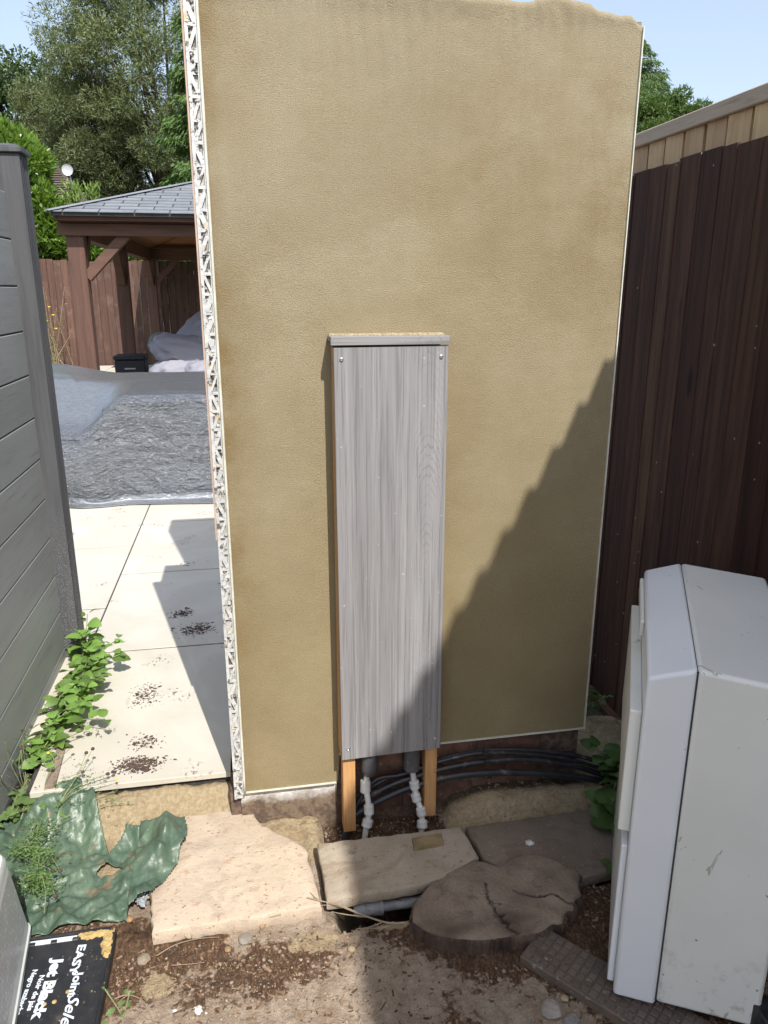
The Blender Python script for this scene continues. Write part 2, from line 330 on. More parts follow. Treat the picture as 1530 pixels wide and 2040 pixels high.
M_SOFF = wood('golden_soffit_board', (.36,.17,.065), (.25,.11,.045), 'X', .5, vary=.12)
M_SHING = simple('grey_felt_shingle', (.20,.215,.24), (.155,.17,.19), 3, .85, .003, 140, vary=.08, spots=[(220, .6, .68, (.24,.26,.29))])
M_TILE = simple('brown_roof_tile', (.13,.105,.085), (.09,.072,.06), 4, .9, .01, 20, vary=.15)
M_HOUSEBR = simple('house_brick', (.25,.13,.09), (.18,.09,.06), 8, .9, .004, 40)
# tarp
t = NT('silver_grey_tarpaulin')
cr = t.noise(34, 6, .68, stretch=(.7, 1.5, 2.0), dist=.6, src=t.pos); weave = t.noise(240, 2, .5, stretch=(1, .3, .3), src=t.pos); cr2 = t.vor(60, 'SMOOTH_F1', stretch=(.7, 1.3, 1.3), src=t.pos)
c = t.mix(t.rng(cr, .35, .65), (.25,.268,.292), (.195,.21,.232)); c = t.mix(t.rng(weave, .5, .7, 0, .3), c, (.42,.44,.46)); t.set('Base Color', c); t.set('Roughness', .22); t.set('Metallic', .5); t.set('Specular IOR Level', .7)
cm = t.attr('crumple')
b1 = t.bump(t.math('MULTIPLY', cr, cm), .032, 1); b2 = t.bump(t.math('MULTIPLY', cr2, cm), .014, 1, b1); t.bump(weave, .0015, 1, b2); M_TARP = t.m
t = NT('green_plastic_sheet')
c = t.mix(t.rng(t.noise(8, 4), .35, .65), (.105,.155,.105), (.070,.112,.077)); c = t.mix(t.rng(t.noise(26, 5, .7), .60, .72, 0, .6), c, (.26,.28,.2)); c = t.mix(t.rng(t.noise(70, 4, .7), .69, .72, 0, .9), c, (.45,.36,.24)); c = t.mix(t.rng(t.noise(11, 5, .7, dist=1), .60, .66, 0, .8), c, (.20,.14,.085))
t.set('Base Color', c); t.set('Roughness', .4); t.bump(t.noise(40, 4, .6, dist=.6), .003); M_GREENP = t.m
M_SIDEWASTE = None
# plastics, metal
t = NT('dirty_white_casing')
c = t.mix(t.rng(t.noise(2, 4), .35, .65), (.78,.78,.73), (.72,.72,.67)); c = t.mix(t.rng(t.noise(36, 4, .75), .685, .71, 0, .8), c, (.20,.18,.14)); c = t.mix(t.rng(t.noise(20, 4, .7, stretch=(1, 1, .4), dist=1), .685, .71, 0, .6), c, (.26,.2,.11)); c = t.mix(t.rng(t.vor(16), .035, .05, .8, 0), c, (.16,.15,.13))
c = t.mix(t.rng(t.noise(3, 5, .6, stretch=(1, 1, .4)), .5, .8, 0, .35), c, (.56,.56,.50)); sx = t.n.new('ShaderNodeSeparateXYZ'); t.l.new(t.pos, sx.inputs[0]); gm = t.math('MULTIPLY', t.rngl(sx.outputs[2], -.08, .12, .7, 0), t.rng(t.noise(22, 5, .75), .50, .66)); c = t.mix(gm, c, (.33,.27,.19)); c = t.mix(t.rng(t.noise(9, 6, .8, stretch=(1, 1, 3), dist=1.5), .68, .72, 0, .35), c, (.40,.37,.30)); t.set('Base Color', c); t.set('Roughness', .32); M_CASE = t.m
t = NT('white_casing_door'); c = t.mix(t.rng(t.noise(2, 4), .35, .65), (.80,.82,.84), (.75,.77,.79)); c = t.mix(t.rng(t.noise(42, 4, .75), .69, .715, 0, .8), c, (.2,.18,.14)); t.set('Base Color', c); t.set('Roughness', .28); M_DOOR = t.m
M_CASEIN = simple('casing_shadow_gap', (.05,.05,.05), rough=.8)
M_FIT = simple('white_pipe_fitting', (.66,.67,.66), (.58,.59,.57), 30, .38, spots=[(40, .66, .74, (.35,.3,.22))])
M_INS = simple('grey_foam_insulation', (.10,.10,.105), (.075,.075,.08), 30, .9, .0015, 150, spots=[(50, .6, .72, (.28,.27,.25))])
M_CABLE = simple('black_cable', (.018,.019,.024), (.03,.03,.034), 14, .42, spots=[(24, .56, .74, (.16,.14,.12))])
M_GPIPE = simple('grey_waste_pipe', (.24,.25,.26), (.15,.155,.16), 24, .55, spots=[(30, .55, .65, (.06,.055,.05))])
t = NT('stump_top')
n = t.n.new('ShaderNodeTexNoise'); n.inputs['Scale'].default_value = 9; c = t.mix(t.rng(t.noise(9, 5, .6), .35, .65), (.30,.235,.175), (.22,.165,.125)); c = t.mix(t.rng(t.noise(4.5, 3), .55, .68, 0, .8), c, (.105,.075,.055)); c = t.mix(t.rng(t.noise(90, 4, .7), .6, .7, 0, .5), c, (.32,.25,.18)); mp = t.n.new('ShaderNodeMapping'); t.l.new(t.pos, mp.inputs[0]); mp.inputs['Location'].default_value = (-.47, .45, 0); rg_ = t.wave(22, 3.5, 2, 3, src=mp.outputs[0]); wn = [q for q in t.n if q.bl_idname == 'ShaderNodeTexWave'][-1]; wn.wave_type = 'RINGS'; wn.rings_direction = 'Z'; c = t.mix(t.rng(rg_, .6, 1.0, 0, .12), c, (.13,.095,.07)); c = t.mix(t.rng(t.noise(14, 6, .7), .52, .66, 0, .6), c, (.11,.08,.058)); c = t.mix(t.rng(t.noise(6, 6, .7), .56, .68, 0, .6), c, (.33,.27,.20)); c = t.mix(t.attr('crack'), c, (.03,.02,.014))
t.set('Base Color', c); t.set('Roughness', .95); b1 = t.bump(t.noise(26, 6, .7), .012, .8); t.bump(t.noise(160, 4, .7), .004, 1, b1); M_STOP = t.m
M_BARK = simple('stump_bark', (.13,.09,.065), (.05,.033,.025), 20, .95, .014, 45, stretch=(1, 1, .25))
M_TRUNK = simple('tree_bark', (.07,.05,.035), (.04,.03,.022), 6, .95, .02, 20, stretch=(1, 1, .3))
M_LIDBLK = simple('black_tub_lid', (.018,.019,.022), (.028,.028,.03), 30, .4, .0005, 120, spots=[(90, .64, .70, (.35,.27,.14)), (14, .58, .72, (.07,.065,.055))])
M_LIDCRUST = simple('ochre_mortar_crust', (.50,.36,.15), (.36,.25,.10), 40, .9, .004, 90, spots=[(45, .64, .7, (.8,.74,.58))])
M_PRINT = simple('white_print', (.66,.72,.80), (.6,.66,.74), 50, .5)
M_TUBW = simple('white_tub_plastic', (.60,.63,.62), (.54,.57,.56), 10, .45, spots=[(20, .62, .7, (.42,.42,.38))])
t = NT('tub_text_label'); c = t.mix(t.rng(t.noise(3, 3), .3, .7), (.50,.52,.54), (.56,.58,.6)); wv = t.wave(45, 0, dirn='Z'); tx = t.math('MULTIPLY', t.rng(wv, .5, .8), t.rng(t.noise(120, 2, .8, stretch=(1, .3, 1)), .38, .46)); c = t.mix(t.math('MULTIPLY', tx, .8), c, (.16,.17,.18)); t.set('Base Color', c); t.set('Roughness', .4); M_LABEL = t.m
M_CUSH = simple('lilac_grey_fabric', (.31,.31,.36), (.275,.275,.325), 3, .8, .004, 20)
M_CUSHG = simple('sage_grey_fabric', (.20,.21,.19), (.17,.18,.16), 3, .85, .004, 20)
M_BLACKP = simple('black_rattan', (.012,.013,.016), (.02,.02,.024), 30, .6, .003, 60)
M_STEEL = simple('light_grey_dish', (.5,.53,.57), (.45,.48,.5), 4, .5)
M_PAVER = simple('brown_cleated_paver', (.15,.115,.09), (.10,.078,.062), 20, .8, .001, 120, spots=[(40, .60, .7, (.28,.24,.19))])
M_PLASTER = simple('white_plaster_splat', (.75,.74,.71), (.6,.58,.53), 60, .9, .004, 90)
M_EDGING = simple('black_edging', (.02,.02,.022), (.04,.04,.045), 30, .4, .002, 80)
M_STRIP = simple('weathered_timber_strip', (.30,.23,.18), (.22,.165,.13), 20, .9, .002, 80)
M_FOIL = simple('clear_crumpled_film', (.6,.66,.7), (.4,.45,.5), 60, .15, .004, 120, metal=.4)
# foliage
L_WIL = leafmat('willow_leaf', (.25,.29,.14), (.10,.14,.05), trans=.35)
L_DARK = leafmat('dark_tree_leaf', (.05,.095,.03), (.10,.155,.055), trans=.25)
L_CON = leafmat('conifer_spray', (.06,.13,.03), (.13,.21,.055), trans=.25, rough=.6)
L_CED = leafmat('cedar_spray', (.08,.15,.05), (.15,.23,.08), trans=.3, rough=.6)
L_LAU = leafmat('laurel_leaf', (.11,.22,.035), (.27,.42,.08), trans=.45, rough=.3)
L_MINT = leafmat('mint_leaf', (.105,.23,.04), (.22,.36,.085), var=.9, trans=.3, rough=.5)
L_WEED = leafmat('weed_leaf', (.11,.22,.055), (.19,.28,.10), trans=.35, rough=.55)
L_IVY = leafmat('bindweed_leaf', (.06,.13,.03), (.12,.22,.055), trans=.3, rough=.4)
L_DRY = leafmat('dry_plant_leaf', (.20,.19,.08), (.12,.15,.05), trans=.3)
M_STEM = simple('green_stem', (.24,.30,.14), (.2,.2,.1), 20, .7)
M_DRYSTEM = simple('dry_stem', (.33,.27,.18), (.25,.18,.12), 20, .8)
M_SEED = simple('dark_seedhead', (.05,.035,.03), (.1,.06,.05), 80, .9, .003, 150)
M_YEL = simple('yellow_petal', (.75,.62,.04), (.7,.5,.03), 30, .6)
t = NT('mixed_chips'); c = t.mix(t.isl, (.07,.042,.027), (.25,.165,.10)); hs = t.n.new('ShaderNodeMath'); c = t.vary(c, .3, src=t.isl); t.set('Base Color', c); t.set('Roughness', .95); M_CHIP = t.m
t = NT('mixed_pebbles'); c = t.mix(t.rng(t.isl, 0, 1), (.42,.33,.23), (.20,.145,.10)); c = t.mix(t.rng(t.isl, .95, .97), c, (.55,.5,.43)); c = t.mix(t.noise(80), c, (.28,.21,.15)); t.set('Base Color', c); t.set('Roughness', .9); M_PEB = t.m
def stonemat(n, c): return simple(n, c, tuple(q*.7 for q in c), 30, .9, .004, 90, spots=[(60, .62, .7, tuple(min(1, q*1.5) for q in c))])

# ------------------------------------------------------------------ setting: ground, soil, patio
mb = MB(); mb.box(-300, 300, -200, 400, -.6, -.45)
tag(link('ground', mb.mesh('ground', M_GROUND)), kind='structure')
gx = np.arange(-1.3, 1.72, .0075); gy = np.arange(-2.6, .34, .0075); X, Y = np.meshgrid(gx, gy, indexing='ij')
def soil_h(X, Y):
    h = -.128+.022*(fbm(X*3, Y*3, 3, 1)-.5)+.014*(fbm(X*14, Y*14, 3, 5)-.5)+.008*(fbm(X*60, Y*60, 3, 9)-.5)
    bank = sstep(-.06, .10, Y)*sstep(.0, -.10, X)*sstep(-.75, -.6, X)
    h = h+bank*(.085+.02*fbm(X*20, Y*20, 3, 2))
    led = sstep(.47, .66, X+.05*(fbm(X*20, Y*20, 3, 88)-.5))*sstep(-.17, -.04, Y)*sstep(1.35, 1.2, X); h = h+led*(.022+.016*sstep(-.1, -.02, Y)+.012*fbm(X*25, Y*25, 3, 8))
    led2 = sstep(.17, .06, X)*sstep(-.10, .04, X)*sstep(-.24, -.06, Y); h = h+led2*(.018+.016*sstep(-.1, -.02, Y))
    pit = sstep(.14, .17, X)*sstep(.56, .50, X)*sstep(-.20, -.15, Y)*(1-sstep(-.05,.0,Y)*0); h = h-pit*.035
    hole = sstep(.15, .19, X)*sstep(.42, .38, X)*sstep(-.425, -.395, Y)*sstep(-.26, -.30, Y); h = h-hole*.075
    under = sstep(.13, .15, X)*sstep(-.39, -.36, Y)*sstep(-.15, -.2, Y)*sstep(1.0, .9, X); h = h-under*.03
    under2 = sstep(-.37,-.34, X)*sstep(.12, .09, X)*sstep(-.36, -.3, Y)*sstep(.1, .05, Y); h = h-under2*.02
    h = h+.045*sstep(-.62, -.76, X)*sstep(-.4, .0, Y)
    return h
H = soil_h(X, Y)
H = np.where(Y > .115, np.minimum(H, -.05), H)
mulch = .85*sstep(.52, .70, fbm(X*2.6+3, Y*2.6+8, 3, 21))*sstep(-1.1, -.55, Y)*sstep(-.20, -.34, Y)
mulch = np.maximum(mulch, .85*np.exp(-(((X+.02)/.30)**2+((Y+.50)/.10)**2)))
mulch = np.maximum(mulch, .85*sstep(.72, .82, X)*sstep(-.5,-.42,Y)*0.9+0*X)
mulch = np.where((X > .68) & (Y < -.35), np.maximum(mulch, .6), mulch)
mulch = mulch*(1-.9*np.exp(-(((X-.20)/.10)**2+((Y+.56)/.06)**2)))
pit = sstep(.14, .17, X)*sstep(.56, .50, X)*sstep(-.20, -.15, Y); mulch = np.maximum(mulch, pit*.75)
sand = sstep(-.20, -.12, Y)*(1-pit)*sstep(-.75, -.62, X)+0*X
sand = np.maximum(sand, .95*np.exp(-(((X-.10)/.075)**2+((Y+.44)/.04)**2))); sand = np.maximum(sand, .8*np.exp(-(((X+.27)/.05)**2+((Y+.50)/.05)**2)))
sand = np.maximum(sand, .7*np.exp(-(((X-.3)/.07)**2+((Y+.43)/.02)**2)))
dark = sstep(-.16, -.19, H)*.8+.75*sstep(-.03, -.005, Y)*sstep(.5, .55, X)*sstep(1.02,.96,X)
V = np.stack([X, Y, H], -1)
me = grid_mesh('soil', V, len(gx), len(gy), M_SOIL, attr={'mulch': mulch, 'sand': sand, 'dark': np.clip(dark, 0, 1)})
tag(link('soil', me), kind='structure')
def soil_z(x, y): return float(soil_h(np.array([x]), np.array([y]))[0])

pat = MB(); pat.box(-.695, .97, .125, .40, -.30, -.0035); pat.box(-7.0, .97, .4002, 13.9, -.30, -.0035)
sst = MB(); sst.box(.972, 1.62, .338, 6, -.45, -.15)
tag(part('soil_strip', sst, simple('dark_leaf_litter', (.04,.03,.022), (.09,.065,.045), 30, .95, .01, 60), None), kind='structure')
patio = tag(part('patio', pat, M_GROUT, None), kind='structure')
g = .0035; proto = MB(); proto.box(-.3+g, .3-g, -.45+.0045, .45-.0045, -.0185, 0)
pm_ = proto.mesh('paving_slab', M_PATIO)
for ci in range(-6, 1):
    x = -.385+ci*.6
    y0 = .105+.45 if ci % 2 == 0 else .57+.45-.0
    if ci % 2: y0 = .570+.45
    k = 0; y = y0
    while y < 13.5:
        if ci == 0 or y < 4 or (y > 8.5):
            if y-.45 > .10 and not (ci % 2 and y-.45 < .5):
                o = link('paving_slab', pm_, patio, (x, y, 0)); b = o.modifiers.new('bevel', 'BEVEL'); b.width = .0012; b.segments = 1
        y += .902
# cut slabs at the front of the odd column
cut = MB(); cut.prism([(-.70, .36), (-.6925, .36), (-.6925, .56), (-.985, .56), (-.985, .40), (-.735, .40)], -.0185, 0)
o = part('paving_slab', cut, M_PATIO, patio)
mbk = MB(); mbk.box(-4.0, -4.0+.01, 0, 1, -.3, -.29)
# timber strip lying at the slab edge
a = G(126, 1482); b_ = G(100, 1572)
s = MB(); d = Vector((b_[0]-a[0], b_[1]-a[1], 0)).normalized(); n_ = Vector((-d.y, d.x, 0))*.012
pts = [Vector((*a[:2], 0))+n_, Vector((*a[:2], 0))-n_, Vector((*b_[:2], 0))-n_*1.2, Vector((*b_[:2], 0))+n_*1.2]
s.prism([(p.x, p.y) for p in pts], .002, .010); solo('timber_strip', s, M_STRIP, 'thin weathered timber strip lying on the pale slab beside the mint plants', 'wood strip', (a[0], a[1], .002))

# ------------------------------------------------------------------ rendered wall
wall = thing('rendered_wall', (.46, 0, -.1), 'tall free standing wall of fresh sand coloured render with a grey boxing on it', 'wall')
nx, nz = 132, 260
xs = np.linspace(-.060, .983, nx)
def top(x):
    t_ = 2.055-.02*sstep(.75, .98, x)+.006*(fbm(x*40, x*0, 3, 3)-.5)+.010*(fbm(x*9, x*0, 2, 6)-.5)
    t_ = t_+.010*sstep(.70, .72, x)*sstep(.86, .85, x)-.012*sstep(.95, .98, x)
    return t_
bot = np.where(xs < .212, .004, .100)
u = np.linspace(0, 1, nz)
XX = np.repeat(xs[:, None], nz, 1); ZZ = bot[:, None]+(top(xs)-bot)[:, None]*u[None, :]
YY = -.0006*(fbm(XX*60, ZZ*60, 3, 4)-.5)*2-.003*(fbm(XX*3, ZZ*3, 3, 4)-.5)-.006*sstep(2.0, 2.05, ZZ)*(fbm(XX*30, ZZ*30, 3, 14))
YY[:, -1] += .006
dmp = .8*sstep(.12, .0, XX+.06)*sstep(.6, .4, np.abs(ZZ-.95))+.55*sstep(.25, .0, .985-XX)*sstep(.45, .1, np.abs(ZZ-1.55))+.5*sstep(.05, 0, XX+.06)+.5*sstep(.5,.2,np.hypot((XX-.75)*1, (ZZ-1.7)*1.2))*.6+.35*sstep(.14, .05, np.hypot((XX-.55), (ZZ-1.0)*.35))+.45*sstep(.2, .0, XX+.06)*sstep(1.6,2.0,ZZ)
me = grid_mesh('render_face', np.stack([XX, YY, ZZ], -1), nx, nz, M_STUCCO, attr={'damp': np.clip(dmp, 0, 1)}, off=wloc(wall))
link('render_face', me, wall)
m = MB(); m.prism([(-.060, .004), (.212, .004), (.212, .25), (-.060, .25)], .006, 2.045); m.prism([(.212, .004), (.982, .004), (.982, .25), (.212, .25)], .102, 2.028)
part('wall_core', m, M_STUCCO, wall)
m = MB()
for k in range(60):
    x = -.055+1.035*k/59; r_ = .007+.006*random.random(); zt = float(top(np.array([x]))[0])
    m.lathe((x, .012+random.random()*.02, zt-.009), [(r_*.6, -.012), (r_, 0), (r_*.4, .008)], 6)
part('ragged_top', m, M_STUCCO, wall, smooth=True)
m = MB(); m.box(.095, .53, .03, .28, 2.03, 3.02); part('upper_pier', m, M_STUCCO, wall, bevel=.01)
m = MB(); m.box(.210, .978, .022, .24, -.42, .098); part('plinth', m, M_PLINTH, wall)
m = MB(); m.box(-.075, .209, .014, .24, -.42, .002); part('plinth', m, M_LIME, wall, label='limewashed stub of plinth below the left end')
bm_ = MB(); bm_.box(-.1045, .1045, -.05, .0, -.0325, .0325); bme = bm_.mesh('brick', M_BRICK)
for r_ in range(3):
    for k in range(5):
        x = .31+k*.219+(.11 if r_ % 2 else 0)
        if x+.105 > .985: continue
        o = link('brick', bme, wall, Vector((x, .068, .055-r_*.075))-wloc(wall)); o.location.y += random.uniform(-.002, .002); bv = o.modifiers.new('bevel', 'BEVEL'); bv.width = .004; bv.segments = 1
# lower stop beads and right bead
m = MB(); m.box(-.062, .206, -.006, .010, .0005, .0032); part('stop_bead', m, M_BEAD, wall)
m = MB(); m.box(.215, .985, -.006, .010, .0965, .0992); part('stop_bead', m, M_BEAD, wall)
m = MB(); m.box(.9835, .9862, -.006, .02, .095, 2.016); part('corner_bead', m, M_BEAD, wall)
m = MB(); m.tube([(-.0625, -.006, z) for z in np.linspace(-.002, 2.05, 40)], .0036, 8); part('corner_bead', m, M_BEAD, wall, smooth=True)
m = MB(); m.box(-.091, -.0635, .004, .012, -.018, 2.052); part('edge_backing', m, M_BACKING, wall)
bead = MB(); bead.box(-.0925, -.0850, -.003, .003, -.018, 2.052); part('lath_rail', bead, M_LATH, wall)
bead = MB(); bead.box(-.0690, -.0655, -.003, .003, -.006, 2.052); part('lath_rail', bead, M_LATH, wall)
zz = -.01; k = 0
lr = MB(); lr.box(-.085, -.069, -.0028, .0022, -.0036, .0036); lme = lr.mesh('lath_strut', M_LATH)
dl = MB(); Ln = math.hypot(.016, .040); dl.box(-Ln/2, Ln/2, -.0026, .0018, -.0034, .0034); dme = dl.mesh('lath_strut', M_LATH)
while zz < 2.01:
    o = link('lath_strut', lme, wall, Vector((0, 0, zz))-wloc(wall)); o.location.z += random.uniform(-.002, .002)
    o = link('lath_strut', dme, wall, Vector((-.077, -.0002, zz+.0235))-wloc(wall)); sgn = 1 if k % 3 else -1
    o.rotation_euler = (0, -sgn*math.atan2(.040, .016), 0); o.scale.z = random.uniform(.8, 1.7)
    zz += .047; k += 1
sp = MB()
for k in range(170):
    z = 2.03*abs(math.sin(k*.37+random.gauss(0, .5))); r_ = random.uniform(.002, .007); sp.lathe((random.uniform(-.088, -.069), random.uniform(-.001, .004), z), [(r_*.5, -r_*.8), (r_, 0), (r_*.5, r_*.8)], 5)
part('mortar_splashes', sp, M_BACKING, wall)
m = MB(); m.box(-.0975, -.0935, -.003, .004, .78, 2.052); part('pink_batten', m, M_PINK, wall)
m = MB(); m.box(-.105, -.076, .02, .24, -.30, .0); part('wall_footing', m, M_PLINTH, wall)

# grey pipe boxing
bx = thing('pipe_boxing', (.358, -.03, -.13), 'tall grey woodgrain boxing panel on two pine battens, screwed to the rendered wall', 'boxing')
def quadpanel(m, a, b, c, d, y0, y1):
    v = [(p[0], y0, p[1]) for p in (a, b, c, d)]+[(p[0], y1, p[1]) for p in (a, b, c, d)]
    m.add(v, [(0,1,2,3),(7,6,5,4),(0,4,5,1),(1,5,6,2),(2,6,7,3),(3,7,4,0)])
m = MB(); quadpanel(m, (.2165, .124), (.5035, .131), (.5000, 1.277), (.2130, 1.275), -.074, -.057); part('front_panel', m, M_LAM, bx, bevel=.001)
m = MB(); m.box(.2065, .5015, -.079, -.0602, 1.2805, 1.301); m.box(.2065, .5015, -.0600, -.004, 1.2895, 1.301); part('top_ledge', m, M_LAMX, bx, bevel=.001)
m = MB()
for k in range(220):
    x = random.uniform(.209, .499); y = -abs(random.gauss(0, .02))-.012
    if y < -.07: continue
    r_ = random.uniform(.002, .006)*(1.2+y*12); r_ = max(r_, .0015); m.lathe((x, y, 1.301), [(r_, 0), (r_*.9, r_*.5), (r_*.3, r_*.9)], 6)
m.box(.2085, .4995, -.020, -.003, 1.3012, 1.3055); part('render_crumbs', m, M_DUST, bx)
m = MB(); m.box(.2200, .2560, -.056, -.010, -.135, 1.270); part('batten', m, M_BATTEN, bx, bevel=.0015)
m = MB(); m.box(.4640, .4995, -.056, -.010, -.115, 1.270); part('batten', m, M_BATTEN, bx, bevel=.0015)
m = MB(); m.box(.2140, .2185, -.0565, -.006, .13, 1.274); part('side_lining', m, M_BATTEN, bx)
for sx_, sz_ in ((.232, 1.247), (.482, 1.250), (.234, .160), (.486, .166)):
    m = MB(); v = []
    n = 14
    for y, r_ in ((-.0741, .0052), (-.0765, .0046), (-.0772, .0030), (-.0756, .0014), (-.0756, .0002)):
        v += [(sx_+r_*math.cos(2*math.pi*k/n), y, sz_+r_*math.sin(2*math.pi*k/n)) for k in range(n)]
    m.add(v, [(i*n+k,i*n+(k+1)%n,(i+1)*n+(k+1)%n,(i+1)*n+k) for i in range(4) for k in range(n)]); part('screw', m, M_SCREW, bx, smooth='auto')

# pipes below the boxing
def smoothpath(pts, n=8):
    P = [Vector(p) for p in pts]; out = []
    for i in range(len(P)-1):
        p0 = P[max(i-1, 0)]; p1 = P[i]; p2 = P[i+1]; p3 = P[min(i+2, len(P)-1)]
        for k in range(n):
            t_ = k/n; out.append(.5*((2*p1)+(p2-p0)*t_+(2*p0-5*p1+4*p2-p3)*t_**2+(3*p1-p0-3*p2+p3)*t_**3))
    out.append(P[-1]); return out
def pipe(label, pts, insz, first, fits):
    top_ = pts[0]; p = thing('water_pipe', pts[-1], label, 'pipe', 'white push fit pipes below the boxing')
    m = MB(); m.tube(smoothpath([(top_[0], top_[1], .20), top_, (top_[0], top_[1], insz)], 4), .0235, 18); 
    if first: m.tube([(top_[0], top_[1], insz), (top_[0]-.001, top_[1], insz-.014), (top_[0]-.002, top_[1], insz-.022)], [.024, .021, .013], 18)
    part('foam_insulation', m, M_INS, p, smooth='auto')
    m = MB(); m.tube(smoothpath([(top_[0], top_[1], insz+.01)]+list(pts[1:]), 6), .0088, 14); part('pipe_run', m, M_FIT, p, smooth='auto')
    path = smoothpath([(top_[0], top_[1], insz+.01)]+list(pts[1:]), 10)
    for q_, ln, rr in fits:
        q_ = Vector(q_); k_ = min(range(1, len(path)-1), key=lambda t_: (path[t_]-q_).length); a = path[k_]; d = (path[k_+1]-path[k_-1]).normalized()
        m = MB(); m.tube([a-d*ln, a-d*(ln-.002), a-d*(ln*.45), a-d*(ln*.35), a+d*(ln*.35), a+d*(ln*.45), a+d*(ln-.002), a+d*ln], [rr*.78, rr*.95, rr, rr*.97, rr*.97, rr, rr*.97, rr*.82], 20); part('fitting', m, M_FIT, p, smooth='auto')
    return p
pipe('left of two white pipes, its elbow joints brightly sunlit below the boxing', [(.300, -.036, .10), W(728, 1563, -.036), W(731, 1582, -.048), W(735, 1612, -.060), W(733, 1634, -.066), W(729, 1652, -.072), W(726, 1680, -.076)], .062, True, [(W(729, 1566, -.038), .019, .0158), (W(735, 1611, -.060), .015, .0150), (W(733, 1640, -.068), .012, .0160)])
pipe('right of two white pipes, hanging from a long grey foam sleeve in shade', [(.428, -.036, .10), W(826, 1566, -.036), W(829, 1588, -.046), W(838, 1611, -.060), W(841, 1638, -.072), W(840, 1652, -.080), W(839, 1675, -.085)], .045, False, [(W(826, 1564, -.036), .013, .0155), (W(829, 1588, -.046), .013, .0145), (W(838, 1616, -.062), .013, .0150), (W(841, 1642, -.074), .012, .0165)])

# cables clipped along the plinth
def cable(label, px, r_, Y=-.02):
    pts = [W(x, y, Y if len(q) == 0 else q[0]) for x, y, *q in px]
    if px[0][0] < 700: pts = [(.205, -.06, -.24)]+[(.222+r_, -.045, -.13)]+pts[1:]
    return solo('cable', MB().tube(smoothpath(pts, 8), r_, 12), M_CABLE, label, 'cable', pts[0], 'black cables along the foot of the wall', smooth='auto')
cable('uppermost black cable arching highest over the brown plinth', [(655, 1625, -.05), (700, 1597), (760, 1556), (800, 1540), (880, 1512), (935, 1500), (990, 1494), (1070, 1495), (1140, 1504), (1200, 1520), (1260, 1545, .02)], .0072, -.012)
cable('thin black cable second from the top, just under the highest one', [(690, 1592, -.03), (740, 1560), (800, 1543), (880, 1516), (960, 1500), (1050, 1502), (1130, 1512), (1210, 1535)], .0066, -.022)
cable('black cable in the middle of the bundle, level across the brown plinth', [(660, 1645, -.06), (705, 1606), (770, 1568), (830, 1546), (890, 1530), (960, 1518), (1035, 1513), (1110, 1520), (1175, 1535), (1240, 1560, -.01)], .0088, -.025)
cable('lowest and thickest black cable, lying just above the bare sand', [(668, 1668, -.07), (715, 1618), (780, 1583), (850, 1558), (920, 1544), (990, 1539), (1060, 1540), (1130, 1545), (1195, 1556), (1250, 1575, -.01)], .0105, -.032)
for i, (x, y) in enumerate(((968, 1495), (971, 1517), (976, 1543))):
    p = W(x, y, -.036); m = MB(); m.box(p[0]-.0075, p[0]+.0075, p[1]-.008, p[1]+.004, p[2]-.012, p[2]+.010); solo('cable_clip', m, M_CABLE, ('cable clip on the uppermost black cable', 'cable clip on the middle black cable', 'cable clip on the lowest black cable')[i], 'clip', p, 'clips holding the black cables', bevel=.003)
# grey waste pipe under the middle slab
wp = thing('waste_pipe', (.21, -.37, -.16), 'grey dirt streaked waste pipe with a collar in the hole under the middle stone slab', 'pipe')
a = Vector(G(712, 1813, -.138)); b_ = Vector(G(850, 1793, -.138)); dv = (b_-a)
part('pipe_run', MB().tube([a-dv*.05, a+dv*1.3], .0135, 16), M_GPIPE, wp, smooth='auto')
part('collar', MB().tube([a-dv*.02, a+dv*.02, a+dv*.30, a+dv*.32, a+dv*.36], [.0175, .020, .020, .022, .022], 18), M_GPIPE, wp, smooth='auto')

# ------------------------------------------------------------------ stone slabs on the soil
def roughslab(pts, z0, z1, jit=.004, step=.02, inset=.006, tilt=None):
    out = []
    n = len(pts)
    for i in range(n):
        a = Vector((*pts[i][:2], 0)); b = Vector((*pts[(i+1) % n][:2], 0)); L = (b-a).length; k = max(1, int(L/step)); nn = Vector((-(b-a).y, (b-a).x, 0)).normalized()
        jj = pts[i][2] if len(pts[i]) > 2 else jit
        for q in range(k): 
            p = a+(b-a)*(q/k); out.append(p+(nn*random.uniform(-jj, jj) if q else Vector((0,0,0))))
    c = sum(out, Vector((0,0,0)))/len(out); N = len(out); m = MB()
    rings = []
    for (ins, z, j) in ((.003, z0, .002), (0, z0+.006, .002), (0, z1-.005, .001), (inset*.4, z1-.0015, .001), (inset*1.5, z1, .001)):
        rings.append([(p+(c-p).normalized()*(ins+random.uniform(-j, j)), z) for p in out])
    v = [(p.x, p.y, z) for r_ in rings for p, z in r_]
    if tilt: v = [(x, y, z+tilt(x, y)) for x, y, z in v]
    K = len(rings)
    f = [(i*N+k, i*N+(k+1) % N, (i+1)*N+(k+1) % N, (i+1)*N+k) for i in range(K-1) for k in range(N)]+[tuple(range(N-1, -1, -1)), tuple(range((K-1)*N, K*N))]
    m.add(v, f); return m
ps = roughslab([(-.354, .112), (-.122, .110), (-.095, .090), (-.060, .040, .010), (-.028, -.016, .010), (.035, -.085, .008), (.101, -.155, .003), (.122, -.369), (-.292, -.381)][::-1], -.134, -.088)
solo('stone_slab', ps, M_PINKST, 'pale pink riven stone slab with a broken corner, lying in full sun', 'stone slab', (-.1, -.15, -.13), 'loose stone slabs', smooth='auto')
ms = roughslab([(.132, -.155), (.548, -.160), (.562, -.285), (.44, -.345), (.378, -.358), (.136, -.366)][::-1], -.110, -.078, .003)
